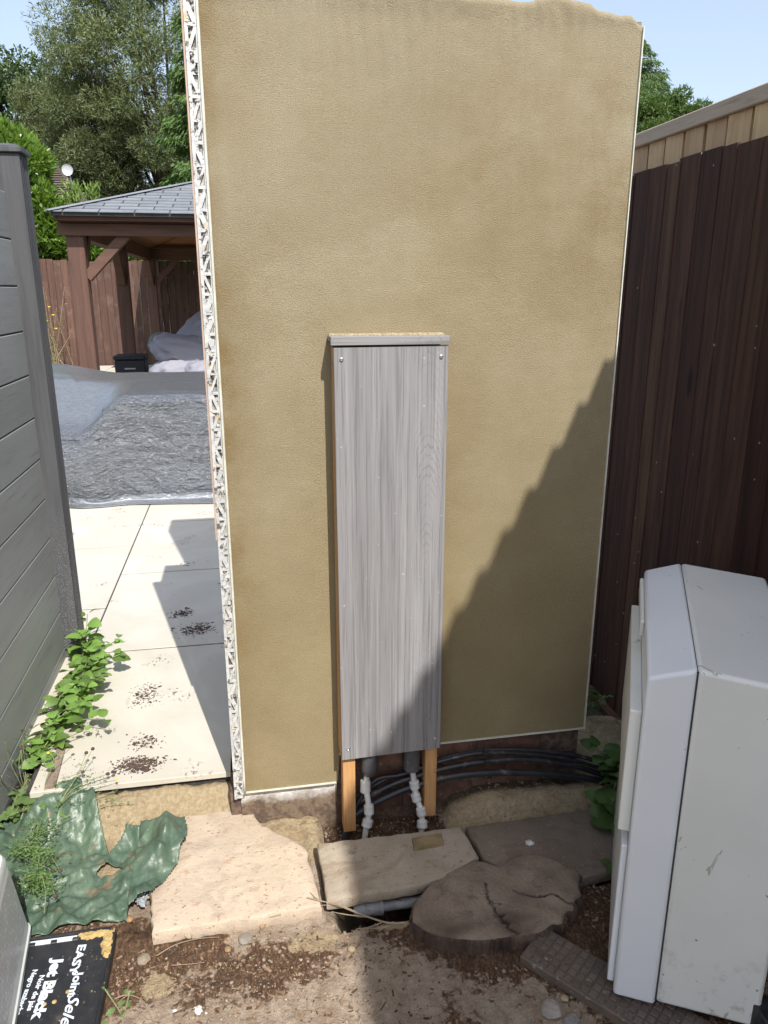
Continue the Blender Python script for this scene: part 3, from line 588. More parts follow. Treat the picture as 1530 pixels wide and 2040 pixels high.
solo('stone_slab', ms, M_BUFFST, 'grey buff stone slab half in shade between the pink slab and the stump', 'stone slab', (.34, -.27, -.12), 'loose stone slabs', smooth='auto')
rs = roughslab([(.568, -.140), (1.02, -.128), (.98, -.36), (.86, -.385), (.70, -.40), (.582, -.275)][::-1], -.135, -.098, .003)
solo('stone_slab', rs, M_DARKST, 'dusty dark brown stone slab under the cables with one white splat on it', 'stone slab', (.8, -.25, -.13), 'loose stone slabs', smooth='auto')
# mortar slab on the middle stone
a = [G(*q, -.077) for q in ((820, 1672), (880, 1663), (884, 1684), (825, 1696))]
solo('mortar_patch', roughslab([(p[0], p[1]) for p in a][::-1], -.0780, -.074, .001, .01, .001), M_MORTAR, 'flat sandy mortar patch at the back edge of the grey buff slab', 'mortar patch', (.45, -.2, -.078))
def splat(x, y, z, r_, label, name='plaster_splat', mt=None, hgt=.35):
    pts = []; n = 16; ph = [random.uniform(.7, 1.2) for _ in range(n)]
    m = MB(); v = []
    for s_, zz_ in ((1, 0), (.95, .25), (.6, .8)): v += [(x+r_*s_*ph[k]*math.cos(2*math.pi*k/n), y+r_*s_*ph[k]*math.sin(2*math.pi*k/n), z+r_*hgt*zz_+random.uniform(0, .0008)) for k in range(n)]
    m.add(v, [(i*n+k, i*n+(k+1) % n, (i+1)*n+(k+1) % n, (i+1)*n+k) for i in range(2) for k in range(n)]+[tuple(range(n-1, -1, -1)), tuple(range(2*n, 3*n))])
    return solo(name, m, mt or M_PLASTER, label, 'splat' if not mt else 'stone', (x, y, z), smooth=True)
p = G(1055, 1679, -.097); splat(p[0], p[1], -.0975, .013, 'white plaster splat on the dusty brown slab')
# stump
st = thing('tree_stump', (.56, -.45, -.15), 'low two lobed tree stump cut flat, cracked across, in front of the dark slab', 'tree stump')
outl = [G(*q, -.080) for q in ((822, 1832), (826, 1800), (850, 1765), (878, 1730), (905, 1717), (955, 1716), (1000, 1724), (1015, 1708), (1050, 1701), (1085, 1703), (1130, 1725), (1155, 1738), (1154, 1768), (1158, 1780), (1146, 1790), (1143, 1808), (1128, 1812), (1120, 1834), (1100, 1836), (1075, 1852), (1010, 1862), (950, 1868), (890, 1862), (850, 1852))]
op = smoothpath([Vector(q) for q in outl]+[Vector(outl[0])], 9)[:-1]
cen = sum(op, Vector())/len(op); N = len(op); rads = [0.03+.97*(k/42) for k in range(43)]
vs_ = []; crk = []
crackl = [[G(*q, -.080) for q in ((968, 1770), (980, 1800), (1000, 1820), (1020, 1845))], [G(*q, -.080) for q in ((1025, 1772), (1075, 1782), (1120, 1790))], [G(*q, -.080) for q in ((968, 1770), (975, 1790), (1000, 1800))], [G(*q, -.080) for q in ((1020, 1845), (1032, 1858))], [G(*q, -.080) for q in ((968, 1770), (966, 1758))], [G(*q, -.080) for q in ((1120, 1790), (1150, 1800))]]
def cdist(x, y):
    best = 9
    for L_ in crackl:
        for i in range(len(L_)-1):
            a = Vector(L_[i][:2]); b = Vector(L_[i+1][:2]); p = Vector((x, y)); t_ = max(0, min(1, (p-a).dot(b-a)/(b-a).length_squared)); best = min(best, (p-a-(b-a)*t_).length)
    return best
for r_ in rads:
    for p in op:
        q = cen+(p-cen)*r_; e = float(fbm(np.array([q.x*38]), np.array([q.y*38]), 3, 3)[0]); d_ = cdist(q.x+(e-.5)*.026, q.y+(e-.5)*.026); ck = max(0, 1-d_/.0042)
        n_ = float(fbm(np.array([q.x*14]), np.array([q.y*14]), 3, 9)[0])-.5; lip = -.008 if r_ > .99 else 0
        back = .012*max(0, (q.y+.42)/.1)
        vs_.append((q.x, q.y, -.080+n_*.014+lip-ck*.012+back*0)); crk.append(min(1, ck*1.3))
F = [(i*N+k, i*N+(k+1) % N, (i+1)*N+(k+1) % N, (i+1)*N+k) for i in range(len(rads)-1) for k in range(N)]; F.append(tuple(range(N)))
me = bpy.data.meshes.new('cut_top'); L = wloc(st); me.from_pydata([tuple(Vector(v)-L) for v in vs_], [], F); me.materials.append(M_STOP)
bm = bmesh.new(); bm.from_mesh(me); bmesh.ops.recalc_face_normals(bm, faces=bm.faces); bm.to_mesh(me); bm.free()
at = me.attributes.new('crack', 'FLOAT', 'POINT'); at.data.foreach_set('value', crk)
for p_ in me.polygons: p_.use_smooth = True
link('cut_top', me, st)
m = MB(); v = []
op2 = []
for i in range(N):
    for s_ in (0, .5): op2.append(op[i]*(1-s_)+op[(i+1) % N]*s_)
N2 = len(op2); jag = [float(fbm(np.array([k*.35]), np.array([0.]), 3, 4)[0]-.5)*.022 for k in range(N2)]
for li, (z, o_) in enumerate(((-.088, 0), (-.092, .003), (-.104, .004), (-.120, .002), (-.16, .006))):
    for i, p in enumerate(op2):
        d_ = (p-cen).normalized(); q = p+d_*(o_+(jag[i]*1.0 if li else -.001)+random.uniform(-.0015, .0015)); v.append((q.x, q.y, z))
m.add(v, [(i*N2+k, i*N2+(k+1) % N2, (i+1)*N2+(k+1) % N2, (i+1)*N2+k) for i in range(4) for k in range(N2)]); part('bark', m, M_BARK, st, smooth=False)
# cleated paver with raised pads, lower right
pv = thing('cleated_paver', (.69, -.66, -.13), 'brown paver with a raised diamond grid, half under the white casing', 'paver')
A_ = Vector(G(1036, 1902, -.100)); B_ = Vector(G(1088, 1873, -.100)); D_ = Vector(G(1215, 2012, -.100)); e1 = (D_-A_).normalized(); e2 = Vector((-e1.y, e1.x, 0))
if e2.dot(B_-A_) < 0: e2 = -e2
Wd, Ln = .115, .42
def pq(u_, v_): q = A_+e1*u_+e2*v_; return (q.x, q.y)
m = MB(); m.prism([pq(0, 0), pq(Ln, 0), pq(Ln, Wd), pq(0, Wd)], -.128, -.1035); part('paver_base', m, M_PAVER, pv, bevel=.002)
e45 = MB(); e45.box(-.0088, .0088, -.0088, .0088, 0, .0032); pme = e45.mesh('pad', M_PAVER)
ang = math.atan2(e1.y, e1.x)
for i in range(20):
    for j in range(5):
        u_ = .014+i*.0205; v_ = .016+j*.0205
        if u_ > Ln-.01: continue
        q = pq(u_, v_); o = link('pad', pme, pv, Vector((q[0], q[1], -.1035))-wloc(pv)); o.rotation_euler.z = ang
        bv = o.modifiers.new('bevel', 'BEVEL'); bv.width = .002; bv.segments = 1

# ------------------------------------------------------------------ white casing (boiler housing)
Fz = 1.145
Dp = Vector((.708*Fz, 1.008*Fz+CY, CZ-.6*Fz)); lv = Vector((.88, -.47, 0)).normalized(); dv = Vector((.47, .88, 0)).normalized()
cs = thing('boiler_casing', (Dp.x+.1, Dp.y+.2, -.10), 'dirty white metal boiler casing with a lighter door, standing by the dark fence', 'boiler')
zb = CZ-1.31*Fz-.002; zt = Dp.z; dep = .615; bw = .205; sw = .088; dz = .031
def cp(l_, d_, z): q = Dp+lv*l_+dv*d_; return (q.x, q.y, z)
m = MB(); P8 = [cp(0.001, 0, zb+.01), cp(bw, 0, zb+.01), cp(bw, dep, zb+.01), cp(0.001, dep, zb+.01), cp(0.001, 0, zt), cp(bw, .0, zt-.018), cp(bw, dep, zt-.018), cp(0.001, dep, zt)]
m.add(P8, [(0,3,2,1),(4,5,6,7),(0,1,5,4),(1,2,6,5),(2,3,7,6),(3,0,4,7)]); part('casing_body', m, M_CASE, cs, bevel=.009, seg=4, smooth='auto')
m = MB(); P8 = [cp(-sw, 0, zb), cp(.0002, 0, zb), cp(.0002, dep, zb), cp(-sw, dep, zb), cp(-sw, 0, zt-dz), cp(.0002, 0, zt), cp(.0002, dep, zt), cp(-sw, dep, zt-dz)]
m.add(P8, [(0,3,2,1),(4,5,6,7),(0,1,5,4),(1,2,6,5),(2,3,7,6),(3,0,4,7)]); part('casing_door', m, M_DOOR, cs, bevel=.008, seg=4, smooth='auto')
m = MB(); m.add([cp(-.004, .004, zb+.012), cp(.004, .004, zb+.012), cp(.004, dep-.004, zb+.012), cp(-.004, dep-.004, zb+.012), cp(-.004, .004, zt-.006), cp(.004, .004, zt-.006), cp(.004, dep-.004, zt-.006), cp(-.004, dep-.004, zt-.006)], [(0,3,2,1),(4,5,6,7),(0,1,5,4),(1,2,6,5),(2,3,7,6),(3,0,4,7)]); part('seam', m, M_CASEIN, cs)
def lbox(l0, l1, d0, d1, z0, z1):
    m = MB(); m.add([cp(l0, d0, z0), cp(l1, d0, z0), cp(l1, d1, z0), cp(l0, d1, z0), cp(l0, d0, z1), cp(l1, d0, z1), cp(l1, d1, z1), cp(l0, d1, z1)], [(0,3,2,1),(4,5,6,7),(0,1,5,4),(1,2,6,5),(2,3,7,6),(3,0,4,7)]); return m
hh = zt-zb
part('door_flange', lbox(-sw-.010, -sw-.0005, .30, dep-.03, zb+hh*.90, zt-dz-.012), M_CASE, cs, bevel=.003)
part('door_flange', lbox(-sw-.024, -sw-.0005, .03, dep-.03, zb+hh*.50, zb+hh*.85), M_CASE, cs, bevel=.002)
part('door_flange', lbox(-sw-.014, -sw-.0005, .02, dep-.03, zb+hh*.02, zb+hh*.465), M_DOOR, cs, bevel=.002)
m = MB(); q = G(1512, 2018, -.04); m.box(q[0]-.012, q[0]+.12, q[1]-.10, q[1]+.012, -.135, -.02); solo('black_block', m, M_EDGING, 'black plastic block at the foot of the white casing, in the photo corner', 'block', (q[0]+.05, q[1]-.05, -.13), bevel=.003)

# ------------------------------------------------------------------ left composite fence
cf = thing('composite_fence', (-.77, 0, -.1), 'low maintenance grey composite board fence with a charcoal capped post', 'fence')
cb = MB(); cb.box(-.011, .011, -1.44, 1.44, -.0745, .0745); cme = cb.mesh('fence_board', M_COMP)
z = .044-.153/2
for k in range(12):
    o = link('fence_board', cme, cf, Vector((-.772, -.44, z+k*.153))-wloc(cf)); bv = o.modifiers.new('bevel', 'BEVEL'); bv.width = .003; bv.segments = 2
m = MB(); m.box(-.783, -.776, -1.86, .99, -.10, 1.78); part('fence_core', m, M_EDGING, cf)
m = MB(); m.box(-.80, -.702, .985, 1.085, -.2, 1.845)
for q in range(5): m.box(-.7022, -.6995, .993+q*.018, 1.003+q*.018, -.2, 1.840)
part('fence_post', m, M_POST, cf, bevel=.002)
m = MB(); m.box(-.812, -.690, .973, 1.097, 1.846, 1.864); m.add([(-.812,.973,1.8642),(-.690,.973,1.8642),(-.690,1.097,1.8642),(-.812,1.097,1.8642),(-.775,1.01,1.878),(-.727,1.01,1.878),(-.727,1.06,1.878),(-.775,1.06,1.878)], [(0,1,5,4),(1,2,6,5),(2,3,7,6),(3,0,4,7),(4,5,6,7),(0,3,2,1)]); part('post_cap', m, M_POST, cf, bevel=.003)
m = MB(); m.box(-.763, -.752, -1.9, .985, -.16, -.055); part('edging_strip', m, M_EDGING, cf, bevel=.003)

# ------------------------------------------------------------------ right dark fence and new fence behind
df = thing('dark_fence', (1.30, .5, -.15), 'tall dark brown stained featheredge fence right of the rendered wall', 'fence')
y = -3.0; k = 0
while y < 3.4:
    wdt = random.choice((.072, .098, .104))+random.uniform(-.006, .006)
    m = MB(); t0 = 1.778+random.uniform(-.007, .007)+(.008 if random.random() < .3 else 0)
    x0 = 1.300
    xo = random.uniform(0, .002); v = [(x0+.0088+xo, y-.012, -.12), (x0+.0115+xo, y+wdt, -.12), (x0+.016, y+wdt, -.12), (x0+.020, y-.012, -.12)]
    m.add([*v, *[(a, b, t0) for a, b, _ in v]], [(0,1,2,3),(7,6,5,4),(0,4,5,1),(1,5,6,2),(2,6,7,3),(3,7,4,0)])
    part('featheredge_board', m, M_DARKF, df); y += wdt
m = MB(); m.box(1.280, 1.318, -3.0, 3.4, -.30, -.121); part('gravel_board', m, M_DARKF, df, bevel=.003)
m = MB(); m.box(1.3255, 1.352, -3.0, 3.4, .15, .22); m.box(1.3255, 1.352, -3.0, 3.4, .85, .92); m.box(1.3255, 1.352, -3.0, 3.4, 1.55, 1.62); part('rail', m, M_DARKF, df)
nf = thing('new_fence', (1.39, 1.0, -.15), 'higher fence of new pale timber boards with a capping rail, behind the dark fence', 'fence')
y = .02
while y < 5.2:
    wdt = .115+random.uniform(-.006, .006); m = MB(); x0 = 1.386+random.uniform(0, .006)
    v = [(x0+.002, y, -.12), (x0+.009, y+wdt-.004+.014, -.12), (x0+.018, y+wdt-.004+.014, -.12), (x0+.022, y, -.12)]
    v = [(x0+.004, y, -.12), (x0-.002, y+wdt-.022, -.12), (x0+.018, y+wdt-.022, -.12), (x0+.022, y, -.12)]
    m.add([*v, *[(a, b, 1.8835) for a, b, _ in v]], [(0,1,2,3),(7,6,5,4),(0,4,5,1),(1,5,6,2),(2,6,7,3),(3,7,4,0)])
    part('fence_board', m, M_NEWF, nf)
    m = MB(); m.box(1.412, 1.430, y-.05, y+.05, -.12, 1.8835); part('back_board', m, M_NEWF, nf); y += wdt
m = MB(); m.box(1.374, 1.420, .0, 5.3, 1.884, 1.928); part('capping_rail', m, M_NEWCAP, nf, bevel=.003)
m = MB(); m.box(1.432, 1.46, .0, 5.3, 1.45, 1.52); part('rail', m, M_NEWCAP, nf)
# neighbouring house whose verge throws the stepped shadow
nh = thing('neighbour_house', (3.5, -4, -.45), 'brick house with a tiled roof beyond the dark fence, behind the viewer', 'house')
def vz(s_): return 1.94+.7575*s_
m = MB(); prof = [(-1.50, -.45), (-1.50, vz(1.50)-.05), (-5.15, vz(5.15)-.05), (-9.5, vz(5.15)-.05), (-9.5, -.45)]
n = len(prof); v = [(1.46, a, b) for a, b in prof]+[(5.6, a, b) for a, b in prof]
m.add(v, [tuple(range(n)), tuple(range(2*n-1, n-1, -1))]+[(i, n+i, n+(i+1) % n, (i+1) % n) for i in range(n)]); part('wall', m, M_HOUSEBR, nh)
s_ = 1.34
while s_ < 5.05:
    m = MB(); s2 = s_+.30; v = [(-s_, vz(s_)-.012), (-s_, vz(s_)+.072), (-s2, vz(s2)-.004), (-s2, vz(s2)-.022)]
    v = [(1.40, a, b) for a, b in v]+[(5.7, a, b) for a, b in v]; m.add(v, [(0,1,2,3),(7,6,5,4),(0,4,5,1),(1,5,6,2),(2,6,7,3),(3,7,4,0)]); part('tile_course', m, M_TILE, nh); s_ += .28
m = MB(); m.box(1.40, 5.7, -9.6, -5.12, vz(5.15)-.06, vz(5.15)+.04); part('flat_roof', m, M_TILE, nh)

# ------------------------------------------------------------------ tarpaulin over furniture
nu, nv = 460, 420
def tarp_pt(X, s):
    # s: 0 front hem on slabs .. up the face .. top .. far edge
    prof = np.array([[0, 3.20, .010], [.10, 3.30, .014], [.16, 3.34, .05], [.45, 3.40, .33], [.82, 3.46, .68], [.88, 3.52, .715], [.93, 3.58, .725], [2.2, 4.85, .735], [2.9, 5.35, .20]])
    return np.interp(s, prof[:, 0], prof[:, 1]), np.interp(s, prof[:, 0], prof[:, 2])
xs = np.linspace(-2.3, .75, nu); ss = np.linspace(0, 2.9, nv); XX, SS = np.meshgrid(xs, ss, indexing='ij'); YY, ZZ = tarp_pt(XX, SS)
lf = sstep(-.82, -1.15, XX)              # lower, sagging left end
topm = sstep(.5, .9, SS)*sstep(2.9, 2.3, SS)
ZZ = ZZ-lf*.24*sstep(.45, .9, SS)*sstep(1.6, .95, SS)+ .09*sstep(-1.0, -1.6, XX)*sstep(1.2, 2.2, SS)*topm
YY = YY-.06*np.sin((XX+.4)*2.2)*sstep(.3, 0, SS)-.10*lf*sstep(1.2, .3, SS)
YY = YY+.14*sstep(-.9, -1.4, XX)*sstep(.5, 0, SS)
crm = sstep(.08, .22, SS)*sstep(.93, .84, SS)
crm = np.maximum(crm, .75*sstep(-1.05, -1.2, XX)*sstep(1.2, .8, SS))
ridge = 1-np.abs(2*fbm(XX*6, SS*11, 3, 31)-1)*2; YY = YY-crm*.012*(ridge-.4)-crm*.03*(fbm(XX*3, SS*5, 3, 4)-.5)
fc = .016*trin(XX*6+.6*SS, SS*13-.5*XX, 3)+.011*trin(XX*11-3*SS, SS*19+2*XX, 9)+.006*trin(XX*24+5*SS, SS*40-3*XX, 12)+.003*trin(XX*50, SS*85, 15)
YY = YY-crm*fc*.85
YY = YY-.05*np.exp(-((XX+.18)/.05)**2)*sstep(.1, .4, SS)*sstep(.9, .5, SS)
ZZ = ZZ+topm*(.018*(fbm(XX*2.2, SS*3, 3, 8)-.5))+.012*np.exp(-((XX+1.12+(SS-1.0)*.3)/.03)**2)*sstep(.85, .95, SS)*sstep(1.9,1.3,SS)
ZZ = np.maximum(ZZ, .006)
me = grid_mesh('tarpaulin', np.stack([XX, YY, ZZ], -1), nu, nv, M_TARP, attr={'crumple': np.clip(crm+.04, 0, 1)}, off=(-.6, 4, 0))
o = tag(link('tarpaulin', me, None, (-.6, 4, 0)), 'large silver grey tarpaulin draped over patio furniture, crumpled front face shining', 'tarpaulin'); sm = o.modifiers.new('thick', 'SOLIDIFY'); sm.thickness = .003
sf = thing('covered_sofa', (-.6, 4.2, 0), 'boxy garden sofa shape hidden under the silver grey tarpaulin', 'sofa'); m = MB(); m.box(-1.0, .7, 3.62, 4.8, .05, .60); part('seat_base', m, M_BLACKP, sf)

# ------------------------------------------------------------------ gazebo
GY = 6.57; GXL = -1.745; GXR = 2.6; GB = 13.2
gz = thing('gazebo', (.2, 9.5, 0), 'open red brown timber gazebo with a grey shingle hip roof at the patio end', 'gazebo')
BT, BB = 2.125, 1.93
posts = [(GXL, GY, 1), (GXL, 9.55, 1), (GXL, GB, 1), (GXR, GY, 0), (GXR, GB, 0)]
for x, y, vis in posts:
    m = MB(); m.box(x+.04, x+.21, y, y+.17, 0, BB+.12); part('post', m, M_GAZ, gz, bevel=.006)
m = MB(); m.box(GXL-.02, GXR+.2, GY-.035, GY-.004, BB, BB+.115); part('beam', m, M_GAZX, gz, bevel=.003)
m = MB(); m.box(GXL, GXR+.2, GY-.015, GY+.16, BB+.1165, BT+.02); part('beam', m, M_GAZX, gz, bevel=.003)
m = MB(); m.box(GXL+.0, GXL+.15, GY+.172, GB+.2, BB, BT); part('beam', m, M_GAZ, gz)
m = MB(); m.box(GXL+.152, GXR+.2, GB-.03, GB+.12, BB, BT); part('beam', m, M_GAZX, gz)
def brace(p0, p1, w_=.05):
    a = Vector(p0); b = Vector(p1); d_ = (b-a).normalized(); M_ = Matrix.Translation((a+b)/2) @ d_.to_track_quat('X', 'Z').to_matrix().to_4x4(); L_ = (b-a).length
    m = MB(); m.box(-L_/2, L_/2, -w_, w_, -w_, w_, M_); part('brace', m, M_GAZX, gz, bevel=.004)
brace((GXL+.2, GY+.06, 1.53), (GXL+.62, GY+.06, 1.95)); 
brace((GXL+.12, GY+2.6, 1.95), (GXL+.12, 9.57, 1.50)); brace((GXL+.12, GB-.45, 1.95), (GXL+.12, GB+.02, 1.50))
brace((GXL+.2, GB+.06, 1.53), (GXL+.62, GB+.06, 1.95)); brace((GXL+.12, GY+.17, 1.5), (GXL+.12, GY+.6, 1.95))
# hip roof: eave corner at (EX, EY, EZ), pitch k
EX, EY, EZ, KP = -1.770, 6.33, 2.135, .335; RW = 4.9; cxm = EX+RW/2; cym = EY+7.3/2
def rz(d_): return EZ+KP*d_
hf = RW/2
m = MB(); A0 = (EX, EY, EZ); B0 = (EX+RW, EY, EZ); C0 = (EX+RW, EY+7.3, EZ); D0 = (EX, EY+7.3, EZ); R1 = (cxm, EY+hf, rz(hf)); R2 = (cxm, EY+7.3-hf, rz(hf))
up_ = lambda p, q=.0: (p[0], p[1], p[2]+q)
vv = [A0, B0, C0, D0, R1, R2]
m.add(vv+[up_(p, -.035) for p in vv], [(0,1,4),(1,2,5,4),(2,3,5),(3,0,4,5),(6,10,7),(7,10,11,8),(8,11,9),(9,11,10,6),(0,6,7,1),(1,7,8,2),(2,8,9,3),(3,9,6,0)]); part('roof_deck', m, simple('dark_felt', (.06,.065,.07), rough=.9), gz)
k = 0
bw_ = .145
d_ = .06
while d_ < hf:
    # soffit boards under the front slope, following the slope
    x0 = EX+d_+.02; x1 = EX+RW-d_-.02; y0 = EY+d_; y1 = y0+bw_-.006
    if x1-x0 > .2:
        m = MB(); v = [(x0, y0, rz(d_)-.052), (x1, y0, rz(d_)-.052), (x1-bw_, y1, rz(d_+bw_)-.052), (x0+bw_, y1, rz(d_+bw_)-.052)]; v += [(a, b, c_+.015) for a, b, c_ in v]
        m.add(v, [(0,3,2,1),(4,5,6,7),(0,1,5,4),(1,2,6,5),(2,3,7,6),(3,0,4,7)]); part('soffit_board', m, M_SOFF, gz)
        m = MB(); m.add([(a, 2*EY+7.3-b, c_) for a, b, c_ in v], [(0,3,2,1),(4,5,6,7),(0,1,5,4),(1,2,6,5),(2,3,7,6),(3,0,4,7)]); part('soffit_board', m, M_SOFF, gz)
        ya = EY+d_+.02; yb = EY+7.3-d_-.02; v = [(EX+d_, ya, rz(d_)-.052), (EX+d_, yb, rz(d_)-.052), (EX+d_+bw_-.006, yb-bw_, rz(d_+bw_)-.052), (EX+d_+bw_-.006, ya+bw_, rz(d_+bw_)-.052)]; v += [(a, b, c_+.015) for a, b, c_ in v]
        m = MB(); m.add(v, [(0,3,2,1),(4,5,6,7),(0,1,5,4),(1,2,6,5),(2,3,7,6),(3,0,4,7)]); part('soffit_board', m, M_SOFF, gz)
    d_ += bw_
m = MB(); m.box(EX+.02, EX+RW-.02, EY+.06, EY+.08, EZ-.075, EZ-.036); part('fascia', m, M_GAZX, gz)
m = MB(); m.box(EX+.012, EX+.034, EY+.036, EY+7.2, EZ-.075, EZ-.036); part('fascia', m, M_GAZ, gz)
# shingles on the front slope, each its own piece
row = .118; tw = .335; r_i = 0; dd = -.025
while r_i < 14:
    d0 = dd+r_i*row; d1 = d0+row-.010; x = EX-.03+d0+(0 if r_i % 2 else -tw/2)-.11*(r_i % 3)
    while x < .35:
        xa = max(x+.008, EX-.03+d0+.004); xb = x+tw-.006
        if xb-xa > .03:
            ya = EY+d0; yb = EY+d1; za = rz(d0)+.013; zb_ = rz(d1)+.006
            xat = max(xa, EX-.03+d1); xbt = max(xb, xat+.004)
            v = [(xa, ya, za-.008), (xb, ya, za-.008), (xbt, yb, zb_-.005), (xat, yb, zb_-.005), (xa, ya, za), (xb, ya, za), (xbt, yb, zb_), (xat, yb, zb_)]
            m = MB(); m.add(v, [(0,3,2,1),(4,5,6,7),(0,1,5,4),(1,2,6,5),(2,3,7,6),(3,0,4,7)]); part('shingle', m, M_SHING, gz)
        x += tw
    r_i += 1
hp = Vector((EX-.03, EY-.03, rz(-.03)+.016)); hq = Vector((EX+hf, EY+hf, rz(hf)+.020)); m = MB(); sd_ = Vector((1, -1, 0)).normalized()*.05
m.add([hp-sd_, hp+sd_-Vector((0,0,.004)), hq+sd_, hq-sd_, hp+Vector((0,0,.01)), hq+Vector((0,0,.012))], [(0,4,5,3),(4,1,2,5),(0,3,2,1),(0,1,4),(3,5,2)]); part('hip_cap', m, M_SHING, gz)

# ------------------------------------------------------------------ brown fence at the end of the garden
bf = thing('brown_fence', (-1.8, 13.7, 0), 'faded reddish brown closeboard fence behind the gazebo at the garden end', 'fence')
x = -6.2
while x < .9:
    wdt = random.uniform(.118, .135); m = MB(); tz = 1.925+random.uniform(-.012, .012)+.02*math.sin(x*3); yy = 13.7
    v = [(x, yy, -.03), (x+wdt+.01, yy-.012, -.03), (x+wdt+.01, yy+.0, -.03), (x, yy+.014, -.03)]
    v = [(x, yy-.002, -.03), (x+wdt-.004, yy-.020, -.03), (x+wdt-.004, yy+.006, -.03), (x, yy+.014, -.03)]
    m.add([*v, *[(a, b, tz) for a, b, _ in v]], [(0,1,2,3),(7,6,5,4),(0,4,5,1),(1,5,6,2),(2,6,7,3),(3,7,4,0)]); part('fence_board', m, M_BROWNF, bf); x += wdt
# rattan box, cushions
q = [W(228, 742, 8.6), W(289, 712, 8.6)]
rb = thing('rattan_storage_box', (q[0][0]+.2, 8.8, 0), 'small black rattan storage box with a slot handle beside the gazebo post', 'storage box')
xa, xb = q[0][0], q[1][0]
m = MB(); m.box(xa+.01, xb-.01, 8.6, 9.0, 0, .52); part('box_body', m, M_BLACKP, rb, bevel=.01)
m = MB(); m.box(xa, xb, 8.585, 9.015, .525, .575); part('box_lid', m, M_BLACKP, rb, bevel=.01)
m = MB(); m.box((xa+xb)/2-.07, (xa+xb)/2+.07, 8.588, 8.605, .40, .42); part('handle', m, M_SCREW, rb, bevel=.003)
def cushion(c, sz, rot, mt, label, seed):
    n1, n2 = 40, 24; th = np.linspace(0, 2*np.pi, n1, endpoint=False); ph = np.linspace(-np.pi/2, np.pi/2, n2)
    T, Pp = np.meshgrid(th, ph, indexing='ij'); e = .72
    sp_ = lambda a, p: np.sign(a)*np.abs(a)**p
    x = sp_(np.cos(T), e)*sp_(np.cos(Pp), e); y = sp_(np.sin(T), e)*sp_(np.cos(Pp), e); z = sp_(np.sin(Pp), .9)
    rr = 1+.10*(fbm(T*3+seed, Pp*3, 3, seed)-.5)-.30*np.abs(fbm(x*2.5+9, y*2.5+z*2, 3, seed+2)-.5)*1.6
    V = np.stack([x*sz[0]*rr, y*sz[1]*rr, z*sz[2]*rr], -1).reshape(-1, 3)
    Mx = np.array(Matrix.Rotation(rot[2], 3, 'Z') @ Matrix.Rotation(rot[1], 3, 'Y') @ Matrix.Rotation(rot[0], 3, 'X')); V = V @ Mx.T
    F = []
    for i in range(n1):
        for j in range(n2-1): F.append((i*n2+j, ((i+1) % n1)*n2+j, ((i+1) % n1)*n2+j+1, i*n2+j+1))
    me = raw_mesh('cushion', V, np.array(F), mt, True); return tag(link('cushion', me, None, c), label, 'cushion', 'cushions piled in the gazebo')
C_ = W(372, 700, 7.9); cushion(C_, (.46, .32, .19), (R(12), R(10), R(8)), M_CUSH, 'plump lilac grey cushion bulging highest toward the patio, its seam showing', 3)
C_ = W(352, 737, 7.75); cushion(C_, (.34, .27, .15), (0, R(-8), R(20)), M_CUSH, 'folded lilac grey cushion crushed under the plump one', 5)
C_ = W(402, 660, 8.4); cushion(C_, (.50, .34, .17), (R(25), R(-35), 0), M_CUSH, 'lilac grey cushion leaning up at the back of the pile', 7)
C_ = W(332, 690, 8.5); cushion(C_, (.24, .20, .17), (0, R(20), 0), M_CUSHG, 'rounded sage grey cushion at the left of the pile', 9)
C_ = W(408, 742, 7.6); cushion(C_, (.26, .25, .16), (0, R(0), R(30)), M_CUSH, 'lilac grey cushion lowest at the right of the pile, touching the tarpaulin', 11)
m = MB(); p = W(322, 740, 8.2); m.box(p[0]-.12, p[0]+1.1, 7.7, 9.0, .0, .42); solo('low_table', m, M_CUSHG, 'low grey covered table carrying the pile of cushions', 'table', (p[0]+.4, 8.2, 0), bevel=.02)

# ------------------------------------------------------------------ foliage
def leaves(C_, D_, Nn, Ln, Wd, fold=.15):
    D_ = D_/np.linalg.norm(D_, axis=1, keepdims=True); S = np.cross(D_, Nn); S /= np.linalg.norm(S, axis=1, keepdims=True)+1e-9; U = np.cross(S, D_)
    Ln = Ln[:, None]; Wd = Wd[:, None]
    v = np.stack([C_, C_+D_*Ln*.45+S*Wd*.5+U*Wd*fold, C_+D_*Ln, C_+D_*Ln*.45-S*Wd*.5+U*Wd*fold], 1).reshape(-1, 3); n = len(C_)
    i = np.arange(n)*4; return v, np.stack([i, i+1, i+2, i+3], 1)
def rnd(n, s=1.0): return rng.normal(size=(n, 3))*s
def foliage(name, parent, mt, C_, D_, Ln, Wd, smooth=False):
    v, f = leaves(C_, D_, rnd(len(C_)), Ln, Wd); me = raw_mesh(name, v, f, mt, off=wloc(parent) if parent else (0, 0, 0)); return link(name, me, parent)
def crown_pts(centres, radii, per, droop=0, flat=1.0):
    idx = rng.integers(0, len(centres), per); d = rnd(per); d /= np.linalg.norm(d, axis=1, keepdims=True); r_ = rng.uniform(.35, 1, per)**.5
    C_ = centres[idx]+d*(radii[idx]*r_)[:, None]*np.array([1, 1, flat]); return C_, d, idx
